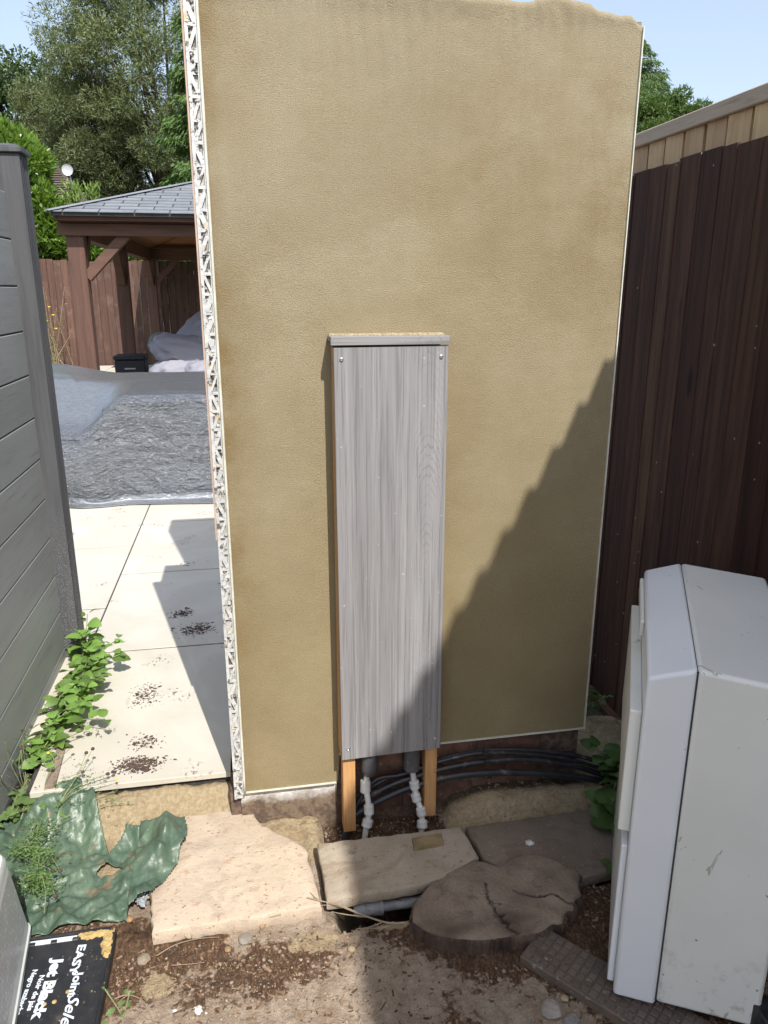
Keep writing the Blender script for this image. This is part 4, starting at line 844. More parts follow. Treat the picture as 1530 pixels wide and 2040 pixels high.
def tree(name, label, base, trunk_h, ctr, rad, nclump, crad, nleaf, Ln, Wd, mt, droop=.0, upb=.3, seed=1, shell=.55, cat='tree', group='trees beyond the garden', tr=.18):
    t_ = thing(name, base, label, cat, group)
    d = rnd(nclump); d /= np.linalg.norm(d, axis=1, keepdims=True); rr = rng.uniform(shell, 1, nclump)
    cen = np.array(ctr)+d*np.array(rad)*rr[:, None]; rads = rng.uniform(.6, 1.25, nclump)*crad
    C_, dd_, _ = crown_pts(cen, rads, nleaf, flat=.75)
    D_ = dd_*.6+rnd(nleaf, .6)+np.array([0, 0, upb-droop])
    foliage('crown', t_, mt, C_, D_, rng.uniform(.7, 1.3, nleaf)*Ln, rng.uniform(.7, 1.2, nleaf)*Wd)
    m = MB(); b = Vector(base); top_ = Vector((ctr[0], ctr[1], ctr[2]-.1*rad[2])); m.tube([b, b.lerp(top_, .5)+Vector((.1, 0, 0)), top_], [tr, tr*.7, tr*.3], 10)
    for k in range(0, nclump, max(1, nclump//45)):
        c_ = Vector(cen[k]); s0 = b.lerp(top_, random.uniform(.35, .95)); m.tube([s0, s0.lerp(c_, .5)+Vector((0, 0, .15)), c_], [tr*.3, tr*.18, tr*.06], 5)
    part('trunk', m, M_TRUNK, t_, smooth=True); return t_
# big narrow-leaved tree
c = W(300, 190, 21.5); c2 = W(345, 215, 19.5)
tree('willow_like_tree', 'large grey green narrow leaved tree rising behind the gazebo roof', (c[0]+.3, 22, -.45), 5, (c[0]+.42, 22.4, c[2]+.2), (3.35, 2.4, 4.9), 330, .52, 160000, .13, .026, L_WIL, upb=.15, tr=.2)
c = W(150, 330, 21.5)
tree('willow_like_tree', 'lower grey green spread of narrow leaved tree above the far tiled roof', (c[0]+.9, 22, -.45), 2, (c[0]+.55, 22.2, c[2]+.5), (1.5, 1.2, 1.8), 110, .42, 36000, .13, .026, L_WIL, upb=.15, tr=.1)
c = W(40, 235, 27); 
tree('dark_tree', 'dark green rounded tree at the left edge against the sky', (c[0]-.8, 27, -.45), 4, (c[0]-.5, 27, c[2]-.9), (2.3, 2.2, 2.7), 160, .5, 45000, .13, .07, L_DARK, tr=.2)
c = W(90, 190, 24.5)
tree('dark_tree', 'lighter bushy tree between the dark tree and the narrow leaved tree', (c[0], 24.5, -.45), 4, (c[0]+.1, 24.5, c[2]-.9), (1.0, 1.0, 1.6), 70, .42, 20000, .14, .035, L_WIL, tr=.12)
# conifer sprays drooping
def conifer(label, base, apex, levels, r0, mt, nleaf, leaf=.10, asp=.3, tiers=0, group='trees beyond the garden', z0=.8, name='conifer', tipf=.08):
    t_ = thing(name, base, label, 'tree', group); b = Vector(base); H_ = apex-b.z
    Cs = []; Ds = []; m = MB(); m.tube([b, b+Vector((0, 0, H_*.6)), b+Vector((0, 0, H_))], [.22, .12, .02], 8)
    for k in range(levels):
        f_ = (k+random.random())/levels
        if tiers: f_ = (int(f_*tiers)+.5+random.gauss(0, .24))/tiers; f_ = max(0, min(.99, f_))
        z = b.z+z0+(H_-z0)*f_; rad = r0*(1-f_)**.8*random.uniform(.75, 1.15)+tipf; az = random.uniform(0, 2*math.pi)
        d_ = np.array([math.cos(az), math.sin(az), 0]); n_ = max(12, int(nleaf/levels*(rad/r0)*1.6)); tt = rng.uniform(.12, 1, n_)**.7
        sp_ = rad*.22*(1-tt*.5); side = np.array([-d_[1], d_[0], 0]); sag = -.16*rad*tt**2*1.2+.10*rad*tt
        C_ = np.array([b.x, b.y, z])+d_*(tt*rad)[:, None]+side*(rng.normal(size=n_)*sp_)[:, None]+np.array([0, 0, 1])*(sag+rng.normal(size=n_)*.03*rad-np.abs(rng.normal(size=n_))*.07*rad)[:, None]
        Cs.append(C_); Ds.append(d_*.7+side*(rng.normal(size=n_)*.6)[:, None]+np.array([0, 0, -.75])+rnd(n_, .25))
        e = Vector((b.x, b.y, z)); tip = e+Vector((d_[0]*rad, d_[1]*rad, -.06*rad)); m.tube([e, e.lerp(tip, .5)+Vector((0, 0, .05*rad)), tip], [.03, .018, .004], 5)
    C_ = np.concatenate(Cs); D_ = np.concatenate(Ds); n_ = len(C_)
    foliage('crown', t_, mt, C_, D_, rng.uniform(.6, 1.4, n_)*leaf, rng.uniform(.7, 1.3, n_)*leaf*asp); part('trunk', m, M_TRUNK, t_); return t_
c = W(1266, 66, 24); conifer('tall pyramidal blue green cedar showing right of the rendered wall', (c[0], 24, -.45), c[2], 170, 3.4, L_CED, 75000, .17, .16, tiers=9, z0=4.5, name='cedar_tree')
c = W(1330, 235, 19); tree('yellow_green_tree', 'yellow green spreading tree top low behind the new pale fence', (c[0]-.3, 19, -.45), 4, (c[0]-.2, 19, c[2]-.75), (1.55, 1.3, 1.35), 90, .38, 34000, .12, .035, leafmat('yellow_green_leaf', (.14,.22,.045), (.075,.14,.03)), droop=.4, tr=.12)
c = W(400, 250, 16.8); conifer('dark feathery conifer hanging against the left edge of the rendered wall', (c[0]+.35, 17.0, -.45), c[2]+4.5, 230, 1.75, L_CON, 70000, .15, .25, z0=1.5)
# laurel hedge
lh = thing('laurel_hedge', (-4.2, 14.6, 0), 'bright glossy laurel hedge standing over the brown fence on the left', 'hedge')
Cs = []
def lau(cx, cz, rx, rz_, n_, y=14.6, ry=.7):
    d = rnd(n_); d /= np.linalg.norm(d, axis=1, keepdims=True); r_ = rng.uniform(.55, 1, n_)**.5; Cs.append((np.array([cx, y, cz])+d*r_[:, None]*np.array([rx, ry, rz_]), d))
for (px, py, rx, rz_, n_) in ((0, 330, .85, .75, 2600), (-20, 290, .55, .5, 900), (35, 400, .6, .8, 2400), (68, 325, .30, .30, 500), (90, 455, .5, .55, 2200), (150, 490, .55, .28, 1500), (195, 500, .35, .22, 700), (30, 490, .8, .5, 1800), (95, 400, .13, .35, 500), (260, 515, .6, .22, 1300), (350, 515, .8, .2, 1300), (450, 515, .8, .2, 800), (-60, 420, .8, 1.2, 1600)):
    p = W(px, py, 14.6); lau(p[0], p[2], rx, rz_, n_)
C_ = np.concatenate([a for a, b in Cs]); dd_ = np.concatenate([b for a, b in Cs]); n_ = len(C_)
foliage('leaves', lh, L_LAU, C_, dd_*.7+rnd(n_, .5)+np.array([0, -.1, .35]), rng.uniform(.11, .19, n_), rng.uniform(.045, .07, n_))
m = MB()
for k in range(14):
    x = -5.4+k*.33; m.tube([(x, 14.7, -.4), (x+.05, 14.65, 1.2), (x+random.uniform(-.2, .2), 14.6, 2.4)], [.04, .03, .012], 6)
part('stems', m, M_TRUNK, lh)
for i, (px, py, hgt) in enumerate(((138, 400, .55), (152, 395, .4), (187, 398, .45))):
    p = W(px, py, 14.5); sh = thing('laurel_shoot', (p[0], 14.5, 1.5), ('pale laurel shoot standing above the hedge beside the tiled roof', 'short middle laurel shoot above the gazebo eave', 'rightmost pale laurel shoot above the gazebo roof')[i], 'shrub', 'young laurel shoots')
    nl = 90; tt = rng.uniform(-.25, 1, nl); C_ = np.array([p[0], 14.5, p[2]])+np.stack([rng.normal(size=nl)*.07, rng.normal(size=nl)*.07, tt*hgt*.75-.1], 1); D_ = rnd(nl, .5)+np.array([0, -.1, 1.0]); foliage('leaves', sh, leafmat('young_laurel_leaf', (.25,.36,.10), (.18,.29,.06)), C_, D_, rng.uniform(.11, .17, nl), rng.uniform(.03, .05, nl))
    m = MB().tube([(p[0], 14.5, 1.3), (p[0], 14.5, p[2]+hgt*.5)], .012, 5); part('stem', m, M_STEM, sh)
# dry flowering plant by the far fence
p0 = G(110, 738, 0); dp = thing('dry_flowering_plant', (W(112, 735, 12.9)[0], 12.9, 0), 'wispy dry plant with a few yellow flowers before the brown fence', 'plant')
m = MB(); Cs = []; bxp = wloc(dp)
for k in range(34):
    tx = bxp.x+random.gauss(0, .24)-.10; th_ = random.uniform(.6, 1.5); b = Vector((bxp.x+random.gauss(0, .12), 12.9+random.gauss(0, .1), 0)); tp = Vector((tx, 12.9+random.gauss(0, .15), th_)); m.tube([b, b.lerp(tp, .5), tp], [.006, .005, .003], 4)
    for q_ in range(26): Cs.append(b.lerp(tp, random.uniform(.1, 1))+Vector((random.gauss(0, .04), random.gauss(0, .04), random.gauss(0, .03))))
part('stems', m, M_DRYSTEM, dp); C_ = np.array([list(q_) for q_ in Cs]); n_ = len(C_); foliage('leaves', dp, L_DRY, C_, rnd(n_)+np.array([0, 0, .5]), rng.uniform(.03, .07, n_), rng.uniform(.012, .025, n_))
m = MB()
for px, py in ((106, 628), (92, 640), (112, 655), (98, 612)):
    q_ = W(px, py, 12.75); m.lathe(q_, [(.004, -.01), (.025, .006), (.02, .014), (.004, .01)], 7)
part('flowers', m, M_YEL, dp)
# far house roof with dish
hx = W(112, 372, 17.0); fh = thing('far_house', (hx[0]-1, 18.5, -.45), 'distant house with a brown tiled roof and satellite dish behind the laurel', 'house')
pA = W(98, 316, 18.9); pB = W(178, 425, 17.0)
m = MB(); v = [(pA[0]-3.5, 18.9, pA[2]), (pA[0], 18.9, pA[2]+.05), (pB[0], 17.0, pB[2]-.1), (pA[0]-4, 17.0, pB[2]-.1), (pB[0], 20.8, pB[2]-.1), (pA[0]-4, 20.8, pB[2]-.1)]
m.add(v, [(0,1,2,3),(1,4,2),(0,5,4,1),(3,2,4,5),(0,3,5)]); part('roof', m, M_TILE, fh)
a0 = np.array(v[3]); a1 = np.array(v[2]); b0 = np.array(v[0]); b1 = np.array(v[1]); m = MB()
for k in range(26):
    f_ = k/26; g_ = (k+1.1)/26; L0 = a0+(b0-a0)*f_; R0 = a1+(b1-a1)*f_; L1 = a0+(b0-a0)*g_; R1_ = a1+(b1-a1)*g_; u_ = np.array([0, -.03, .035])
    m.add([L0+u_, R0+u_, R1_+u_*.2, L1+u_*.2, L0, R0, R1_, L1], [(0,1,2,3),(0,4,5,1),(1,5,6,2)])
o = part('tile_courses', m, M_TILE, fh, fix=False)
m = MB(); m.box(pA[0]-3.8, pB[0]-.15, 17.2, 20.6, -.45, pB[2]-.15); part('wall', m, M_HOUSEBR, fh)
dc = W(134, 338, 16.95); m = MB(); n = 20; v = []
for r_, y_ in ((.0001, .03), (.06, .026), (.105, .014), (.118, 0)): v += [(dc[0]+r_*math.cos(2*math.pi*k/n), 16.95+y_, dc[2]+r_*1.05*math.sin(2*math.pi*k/n)) for k in range(n)]
m.add(v, [(i*n+k,i*n+(k+1)%n,(i+1)*n+(k+1)%n,(i+1)*n+k) for i in range(3) for k in range(n)]); m.tube([(dc[0]+.03, 16.98, dc[2]-.08), (dc[0]+.05, 17.1, dc[2]-.3), (dc[0]+.0, 17.4, dc[2]-.55)], .014, 6); part('satellite_dish', m, M_STEEL, fh, smooth=True)

# ------------------------------------------------------------------ small plants, each large leaf its own piece
def leafmesh(name, mt, serr=.08, n=7, wid=.36, cup=.12, heart=0):
    m = MB(); L_ = []; Rr = []; C2 = []
    for i in range(n+1):
        t_ = i/n; w_ = wid*math.sin(math.pi*min(1, t_**.75*.97+.02))**.8*(1+serr*(1 if i % 2 else -1)) if 0 < i < n else (.0 if i == n else .03)
        z = .10*math.sin(t_*math.pi)-.12*t_*t_; xb = -heart*.12*(1-t_)**6 
        C2.append((t_, 0, z)); L_.append((t_+(-heart*.10 if i == 1 else 0), w_, z+w_*cup)); Rr.append((t_+(-heart*.10 if i == 1 else 0), -w_, z+w_*cup))
    k = n+1; f = []
    for i in range(n): f += [(i, i+1, k+i+1, k+i), (i+1, i, 2*k+i, 2*k+i+1)]
    m.add(C2+L_+Rr, f); me = m.mesh(name, mt)
    for p_ in me.polygons: p_.use_smooth = True
    return me
mint_me = [leafmesh('leaf', L_MINT, .06, 8, .33), leafmesh('leaf', L_MINT, .08, 8, .37, .2)]
weed_me = [leafmesh('leaf', L_WEED, .22, 9, .30), leafmesh('leaf', L_WEED, .30, 9, .22)]
ivy_me = [leafmesh('leaf', L_IVY, .02, 7, .42, .1, 1)]
def put_leaf(par, me, pos, direc, size, roll=0):
    d_ = Vector(direc).normalized(); z_ = Vector((0, 0, 1)); z_ = (z_-d_*z_.dot(d_)); z_ = z_.normalized() if z_.length > .05 else Vector((0, -1, 0)); y_ = z_.cross(d_)
    M_ = Matrix((d_, y_, z_)).transposed() @ Matrix.Rotation(roll, 3, 'X')
    o = link('leaf', me, par, Vector(pos)-wloc(par)); o.rotation_euler = M_.to_euler(); o.scale = (size, size*random.uniform(.85, 1.15), size); return o
def mint(px, py, hgt, npair, label, size=.05, lean=(.06, -.04), stems=3, sp=.035, mes=mint_me, mt=M_STEM, name='mint_plant', zb=0.0, group='leafy plants growing along the grey fence', cat='plant'):
    b = Vector(G(px, py, zb)); t_ = thing(name, b, label, cat, group); m = MB()
    for s_ in range(stems):
        lx = lean[0]+random.gauss(0, .04); ly = lean[1]+random.gauss(0, .05); h_ = hgt*random.uniform(.65, 1.05)*(1 if s_ else 1.05); s0 = b+Vector((random.gauss(0, sp*.4), random.gauss(0, sp), 0))
        pts = smoothpath([s0, s0+Vector((lx*.3, ly*.3, h_*.5)), s0+Vector((lx, ly, h_))], 5); part('stem', MB().tube(pts, .0018, 5), mt, t_)
        az = random.uniform(0, 3)
        for k in range(npair):
            f_ = (k+1)/npair; q_ = pts[min(len(pts)-1, int(f_*(len(pts)-1)))]; az += math.pi/2+random.gauss(0, .3)
            for sgn in (0, math.pi):
                a_ = az+sgn; si = size*random.uniform(.7, 1.25)*(1 if f_ < .9 else .6); pet = .35*si
                d_ = Vector((math.cos(a_), math.sin(a_), random.uniform(-.1, .35)))
                put_leaf(t_, random.choice(mes), q_+d_*pet*.5, d_, si, random.gauss(0, .35))
    return t_
mint(165, 1315, .17, 6, 'tallest lime green mint plant against the charcoal fence post', .062, (.02, -.03), 3, .02)
mint(150, 1350, .12, 5, 'bushy lime green mint plant second from the fence post, spreading over the slab', .058, (.09, -.02), 6, .05)
mint(135, 1410, .10, 5, 'broad leaved lime green mint in the middle of the fence row', .060, (.08, -.03), 6, .05)
mint(105, 1450, .09, 4, 'low lime green mint with the largest leaves near the timber strip', .062, (.06, -.03), 5, .035)
mint(80, 1500, .05, 3, 'smallest lime green mint at the near end of the row', .05, (.05, -.02), 5, .03)
# weeds lower left
mint(60, 1610, .05, 3, 'weed with lobed leaves beside the black edging, above the green sheet', .055, (.04, 0), 5, .03, weed_me, name='lobed_weed', zb=-.07, group='weeds around the green sheet')
mint(120, 1600, .04, 2, 'weed with broad jagged leaves just in front of the cream slab', .075, (.02, 0), 4, .03, weed_me, name='lobed_weed', zb=-.06, group='weeds around the green sheet')
mint(25, 1625, .05, 3, 'small curly leaved weed at the foot of the grey fence', .035, (.02, 0), 5, .02, weed_me, name='lobed_weed', zb=-.07, group='weeds around the green sheet')
mint(245, 2025, .015, 2, 'tiny round leaved weed on the bare soil beside the black lid', .022, (0, 0), 3, .008, weed_me, name='lobed_weed', zb=-.115, group='weeds around the green sheet')
# bindweed right
mint(1235, 1560, .15, 5, 'bindweed with heart shaped leaves climbing by the cables', .06, (-.03, -.05), 4, .04, ivy_me, name='bindweed_plant', zb=-.08, group='climbing plants beside the white casing')
mint(1225, 1640, .10, 3, 'lower bindweed with one large leaf beside the casing', .075, (-.01, -.03), 3, .02, ivy_me, name='bindweed_plant', zb=-.10, group='climbing plants beside the white casing')
mint(1205, 1725, .06, 3, 'small yellowing sprig at the corner of the dark slab', .028, (-.01, -.03), 2, .01, ivy_me, name='bindweed_plant', zb=-.10, group='climbing plants beside the white casing')
mint(1178, 1420, .12, 4, 'dark sprig growing in the gap between wall and fence', .03, (0, 0), 3, .01, ivy_me, name='bindweed_plant', zb=-.05, group='climbing plants beside the white casing')
# feathery weeds with seed heads and yellow flowers
def wisp(label, base, tips, feather=60, fl=None, zb=-.07, spread=.03):
    b = Vector(G(*base, zb)); t_ = thing('feathery_weed', b, label, 'weed', 'weeds around the green sheet'); m = MB(); Cs = []; Ds = []
    for i, (x, y, z, kind) in enumerate(tips):
        e = Vector(G(x, y, z)); md = b.lerp(e, .5)+Vector((random.gauss(0, .015), random.gauss(0, .015), .03)); pts = smoothpath([b, md, e], 6); m.tube(pts, .0011, 4)
        if kind in 'sy':
            h = MB(); r_ = .0058 if kind == 's' else .0045; h.lathe(e, [(r_*.3, -r_*.8), (r_, -r_*.2), (r_*.9, r_*.5), (r_*.3, r_)], 9); part('seed_head' if kind == 's' else 'flower', h, M_SEED if kind == 's' else M_YEL, t_)
        for k in range(feather//len(tips)):
            q_ = pts[random.randint(1, max(2, int(len(pts)*.7)))]
            for j in range(4): Cs.append(list(q_+Vector((random.gauss(0, .016), random.gauss(0, .014), random.gauss(0, .006))))); Ds.append([random.gauss(0, 1), random.gauss(0, 1), random.uniform(0, .8)])
    part('stems', m, M_STEM, t_); C_ = np.array(Cs); n_ = len(C_)
    if n_: foliage('feathery_leaves', t_, L_WEED, C_, np.array(Ds), rng.uniform(.007, .017, n_), rng.uniform(.002, .005, n_))
wisp('feathery weed with dark seed heads standing over the pale slab corner', (90, 1640), ((142, 1488, .06, 's'), (185, 1492, .07, 's'), (172, 1500, .06, 's'), (215, 1542, .03, 's'), (225, 1538, .03, 's'), (232, 1553, .03, 'y'), (165, 1538, .03, 's')), 50)
wisp('weed with thin pale stalks crossing the grey fence boards', (55, 1590), ((62, 1448, .10, 's'), (45, 1455, .13, 's'), (42, 1490, .10, 's'), (96, 1500, .04, 'y'), (3, 1545, .1, 'n'), (10, 1480, .16, 'n')), 30)
wisp('dense feathery weed sprawling over the left of the green sheet', (40, 1700), ((120, 1650, -.02, 'n'), (100, 1690, -.02, 'n'), (85, 1730, -.03, 'n'), (150, 1620, -.01, 'n'), (60, 1650, .0, 'n'), (105, 1735, -.03, 's'), (120, 1735, -.03, 's')), 230)
wisp('feathery weed hanging beside the upturned white tub', (62, 1770), ((90, 1770, -.03, 'n'), (110, 1785, -.04, 's'), (75, 1740, -.02, 'n'), (88, 1820, -.06, 'n'), (70, 1700, 0, 'n')), 170)
wisp('thin weed with brown heads beside the sandy bank', (150, 1640), ((150, 1575, -.02, 's'), (232, 1577, -.02, 's'), (270, 1600, -.03, 'n'), (140, 1600, -.02, 's')), 25)

# ------------------------------------------------------------------ green plastic sheet
poly = [G(*q, -.085) for q in ((-60, 1650), (30, 1640), (120, 1615), (160, 1600), (190, 1612), (212, 1690), (250, 1655), (300, 1660), (335, 1640), (368, 1650), (375, 1690), (350, 1735), (303, 1790), (260, 1812), (215, 1838), (190, 1870), (75, 1875), (0, 1880), (-60, 1800))]
px = np.array([p[0] for p in poly]); py = np.array([p[1] for p in poly])
def inside(x, y):
    r_ = np.zeros(x.shape, bool); j = len(px)-1
    for i in range(len(px)):
        c_ = ((py[i] > y) != (py[j] > y)) & (x < (px[j]-px[i])*(y-py[i])/(py[j]-py[i]+1e-12)+px[i]); r_ ^= c_; j = i
    return r_
gx = np.arange(px.min()-.01, px.max()+.01, .0038); gy = np.arange(py.min()-.01, py.max()+.01, .0038); X, Y = np.meshgrid(gx, gy, indexing='ij')
Xw = X+.02*(fbm(X*9, Y*9, 2, 2)-.5); Yw = Y+.02*(fbm(X*9+5, Y*9, 2, 3)-.5)
r1 = 1-np.abs(2*fbm(Xw*7+Yw*3, Yw*9-Xw*4, 2, 41)-1); r2 = 1-np.abs(2*fbm(Xw*16-Yw*5, Yw*12+Xw*6, 2, 47)-1)
Zg = soil_h(X, Y); Zg = np.where((X > -.36) & (X < .12) & (Y > -.385) & (Y < .11), np.maximum(Zg, -.087), Zg)
hole = np.hypot((X+.435)/.034, (Y+.13)/.022) < 1+.5*(fbm(X*40, Y*40, 2, 3)-.5)
hole2 = np.hypot((X+.47)/.012, (Y+.055)/.035) < 1
cz = np.zeros_like(X); rgc = np.random.default_rng(77)
for k in range(46):
    c0x, c0y = rgc.uniform(px.min(), px.max()), rgc.uniform(py.min(), py.max()); a_ = rgc.normal(.5, .7); L_ = rgc.uniform(.04, .14); w_ = rgc.uniform(.007, .024); am = rgc.uniform(.006, .026)
    dx_, dy_ = Xw*.35+X*.65-c0x, Yw*.35+Y*.65-c0y; al = dx_*math.cos(a_)+dy_*math.sin(a_); di = -dx_*math.sin(a_)+dy_*math.cos(a_)+al*al*rgc.uniform(-2, 2); cz = np.maximum(cz*.72, 0)+np.maximum(0, 1-np.abs(di)/w_*(.6+.4*np.where(di > 0, 1, 2.2)))*am*np.exp(-(al/L_)**2)
tri = 0
for k, (fr, am, an) in enumerate(((13, .032, .5), (19, .022, 1.3), (31, .013, 2.2), (55, .006, .9))):
    wx = X+.012*(fbm(X*14, Y*14, 2, 60+k)-.5); wy = Y+.012*(fbm(X*14+7, Y*14, 2, 70+k)-.5)
    tri = tri+am*trin((wx*math.cos(an)-wy*math.sin(an))*fr, (wx*math.sin(an)+wy*math.cos(an))*fr*1.7, 5+k)
Z = Zg-.014+cz*1.2+tri
ins = inside(X+.007*(fbm(X*12, Y*12, 2, 7)-.5), Y+.007*(fbm(X*12+9, Y*12, 2, 8)-.5)) & ~hole & ~((X < -.37) & (Y < -.312))
# lifted flap rolling over the pink slab
fl = sstep(-.36, -.31, X)*sstep(.0, -.06, np.abs(Y+.09)-.12); Z = Z+fl*(.022+.03*np.exp(-((X+.285)/.022)**2))
me = grid_mesh('plastic_sheet', np.stack([X, Y, Z], -1), len(gx), len(gy), M_GREENP, keep=ins, off=(-.5, -.15, -.1))
o = tag(link('plastic_sheet', me, None, (-.5, -.15, -.1)), 'crumpled dark green plastic sheet with soil on it, lying left of the pink slab', 'plastic sheet'); bm = bmesh.new(); bm.from_mesh(me); bmesh.ops.delete(bm, geom=[v for v in bm.verts if not v.link_faces], context='VERTS'); bm.to_mesh(me); bm.free()
sm = o.modifiers.new('thick', 'SOLIDIFY'); sm.thickness = .0012
# film scrap and strap
q = G(282, 1800, -.115); m = MB()
for k in range(9):
    a_ = random.uniform(0, 3.1); c_ = Vector(q)+Vector((random.gauss(0, .008), random.gauss(0, .010), random.uniform(.002, .012))); d_ = Vector((math.cos(a_), math.sin(a_), random.uniform(-.4, .5)))*.011; n_ = Vector((-d_.y, d_.x, .004))*.5; m.add([c_-d_-n_, c_+d_-n_, c_+d_+n_, c_-d_+n_], [(0,1,2,3)])
solo('film_scrap', m, M_FOIL, 'shiny scrap of clear film on the soil by the corner of the pink slab', 'plastic scrap', q)
pts = smoothpath([G(*p, -.112) for p in ((212, 1835), (235, 1812), (262, 1795), (298, 1787))], 8); solo('strap', MB().tube(pts, .0035, 8), M_DRYSTEM, 'thin pale curved strip along the edge of the green sheet', 'strip', pts[0])

# ------------------------------------------------------------------ tub and lid
lid = thing('tub_lid', (-.5, -.47, -.13), 'black tub lid printed with white lettering, ochre mortar crust in one corner', 'lid')
lx0, lx1, ly0, ly1 = -.665, -.380, -.78, -.318; lz = -.112
def rrect(x0, x1, y0, y1, r_, n=7):
    o_ = []
    for cx, cy, a0 in ((x1-r_, y1-r_, 0), (x0+r_, y1-r_, 90), (x0+r_, y0+r_, 180), (x1-r_, y0+r_, 270)):
        for k in range(n+1): a_ = R(a0+90*k/n); o_.append((cx+r_*math.cos(a_), cy+r_*math.sin(a_)))
    return o_
def ringed(levels, mt, name, par, close=True, label=None):
    m = MB(); v = []; N_ = len(levels[0][0])
    for pts_, z_ in levels: v += [(p[0], p[1], z_) for p in pts_]
    f = [(i*N_+k, i*N_+(k+1) % N_, (i+1)*N_+(k+1) % N_, (i+1)*N_+k) for i in range(len(levels)-1) for k in range(N_)]+[tuple(range(N_-1, -1, -1)), tuple(range((len(levels)-1)*N_, len(levels)*N_))]
    m.add(v, f); return part(name, m, mt, par, smooth='auto', label=label)
def rr_(ins, r_=.028): return rrect(lx0+ins, lx1-ins, ly0+ins, ly1-ins, r_)
ringed([(rr_(.001), -.135), (rr_(0), -.118), (rr_(.0015), lz+.002), (rr_(.004), lz+.0055), (rr_(.008), lz+.0055), (rr_(.010, .022), lz+.002), (rr_(.0102, .022), lz-.001), (rr_(.012, .022), lz-.0015)], M_LIDBLK, 'lid_shell', lid)
m = MB(); m.box(-.60, -.475, ly1-.026, ly1-.0125, lz-.0013, lz+.0002); part('white_label', m, M_PRINT, lid)
m = MB()
for k in range(3): m.box(-.585+k*.05, -.570+k*.05, ly1-.028, ly1-.017, lz-.0012, lz+.0018)
part('clip_tab', m, M_LIDBLK, lid, bevel=.002)
# crust in corner
gx = np.arange(-.50, -.385, .0022); gy = np.arange(-.44, -.329, .0022); X, Y = np.meshgrid(gx, gy, indexing='ij')
fld = np.maximum(sstep(-.445, -.39, X)*1.1*sstep(-.445, -.36, Y)+.25*sstep(-.42, -.39, X), sstep(-.365, -.33, Y)*sstep(-.50, -.45, X)*1.15)+.8*(fbm(X*70, Y*70, 3, 6)-.5)+.28; Zc = lz-.004+.009*sstep(.75, 1.15, fld)+.006*(fbm(X*160, Y*160, 3, 5)-.4)*sstep(.8, 1.1, fld)
me = grid_mesh('mortar_crust', np.stack([X, Y, Zc], -1), len(gx), len(gy), M_LIDCRUST, keep=(fld > .80), smooth=True, off=wloc(lid)); link('mortar_crust', me, lid)
for q_ in ((98, 1958), (88, 2000), (108, 1995), (135, 1975)):
    p = G(*q_, lz); m = MB(); m.lathe((p[0], p[1], lz-.0012), [(.0055, 0), (.005, .001), (.002, .0022)], 9); part('mortar_blob', m, M_LIDCRUST, lid, smooth=True)
def text(body, start, end_dir, size, par, mt, shear=0, bold=.0006, sx=1.0, z=lz+.0004):
    cu = bpy.data.curves.new('t', 'FONT'); cu.body = body; cu.size = size; cu.shear = shear; cu.offset = bold; cu.extrude = .0002; cu.resolution_u = 3
    o_ = bpy.data.objects.new('t', cu); COL.objects.link(o_); dg = bpy.context.evaluated_depsgraph_get(); me = bpy.data.meshes.new_from_object(o_.evaluated_get(dg)); bpy.data.objects.remove(o_); 
    me.materials.clear(); me.materials.append(mt); o2 = link('lettering', me, par, Vector((start[0], start[1], z))-wloc(par)); o2.rotation_euler.z = end_dir; o2.scale.x = sx; return o2
ta = R(-94)
text('EASY', G(157, 1882, lz), ta, .0265, lid, M_PRINT, bold=.0009, sx=1.42)
text('Joint', G(150, 1938, lz), ta, .0265, lid, M_PRINT, bold=.0009, sx=1.28)
text('Select', G(139, 1982, lz), ta, .036, lid, M_PRINT, shear=.4, bold=.0006, sx=1.25)
text('Jet Black', G(106, 1912, lz), ta, .034, lid, M_PRINT, bold=.0017, sx=1.27)
text('Noir de jais', G(80, 1943, lz), ta, .016, lid, M_PRINT, bold=.0005, sx=1.2)
text('Negro azabache', G(66, 1932, lz), ta, .016, lid, M_PRINT, bold=.0005, sx=1.12)
tub = thing('upturned_tub', (-.75, -.5, -.10), 'upturned white plastic tub with a printed label panel, cut off at left edge', 'tub')
q = G(80, 1842, -.085); tx1, ty1 = q[0], q[1]; tx0, ty0 = tx1-.26, ty1-.42; zt_ = .150; tub.rotation_euler.z = R(7)
def rt(ins, z): return (rrect(tx0+ins, tx1-ins, ty0+ins, ty1-ins, .03), z)
ringed([rt(0, -.104), rt(-.001, -.085), rt(.003, -.082), rt(.004, -.070), rt(.022, zt_-.035), rt(.0235, zt_-.030), rt(.0225, zt_-.012), rt(.028, zt_-.002), rt(.040, zt_)], M_TUBW, 'tub_wall', tub)
m = MB(); f0, f1 = .006, .0215
m.add([(tx1-f0+.0012, ty0+.04, -.062), (tx1-f0+.0012, ty1-.032, -.062), (tx1-f1+.0012, ty1-.045, zt_-.045), (tx1-f1+.0012, ty0+.05, zt_-.045)], [(0,1,2,3)]); part('label_panel', m, M_LABEL, tub)

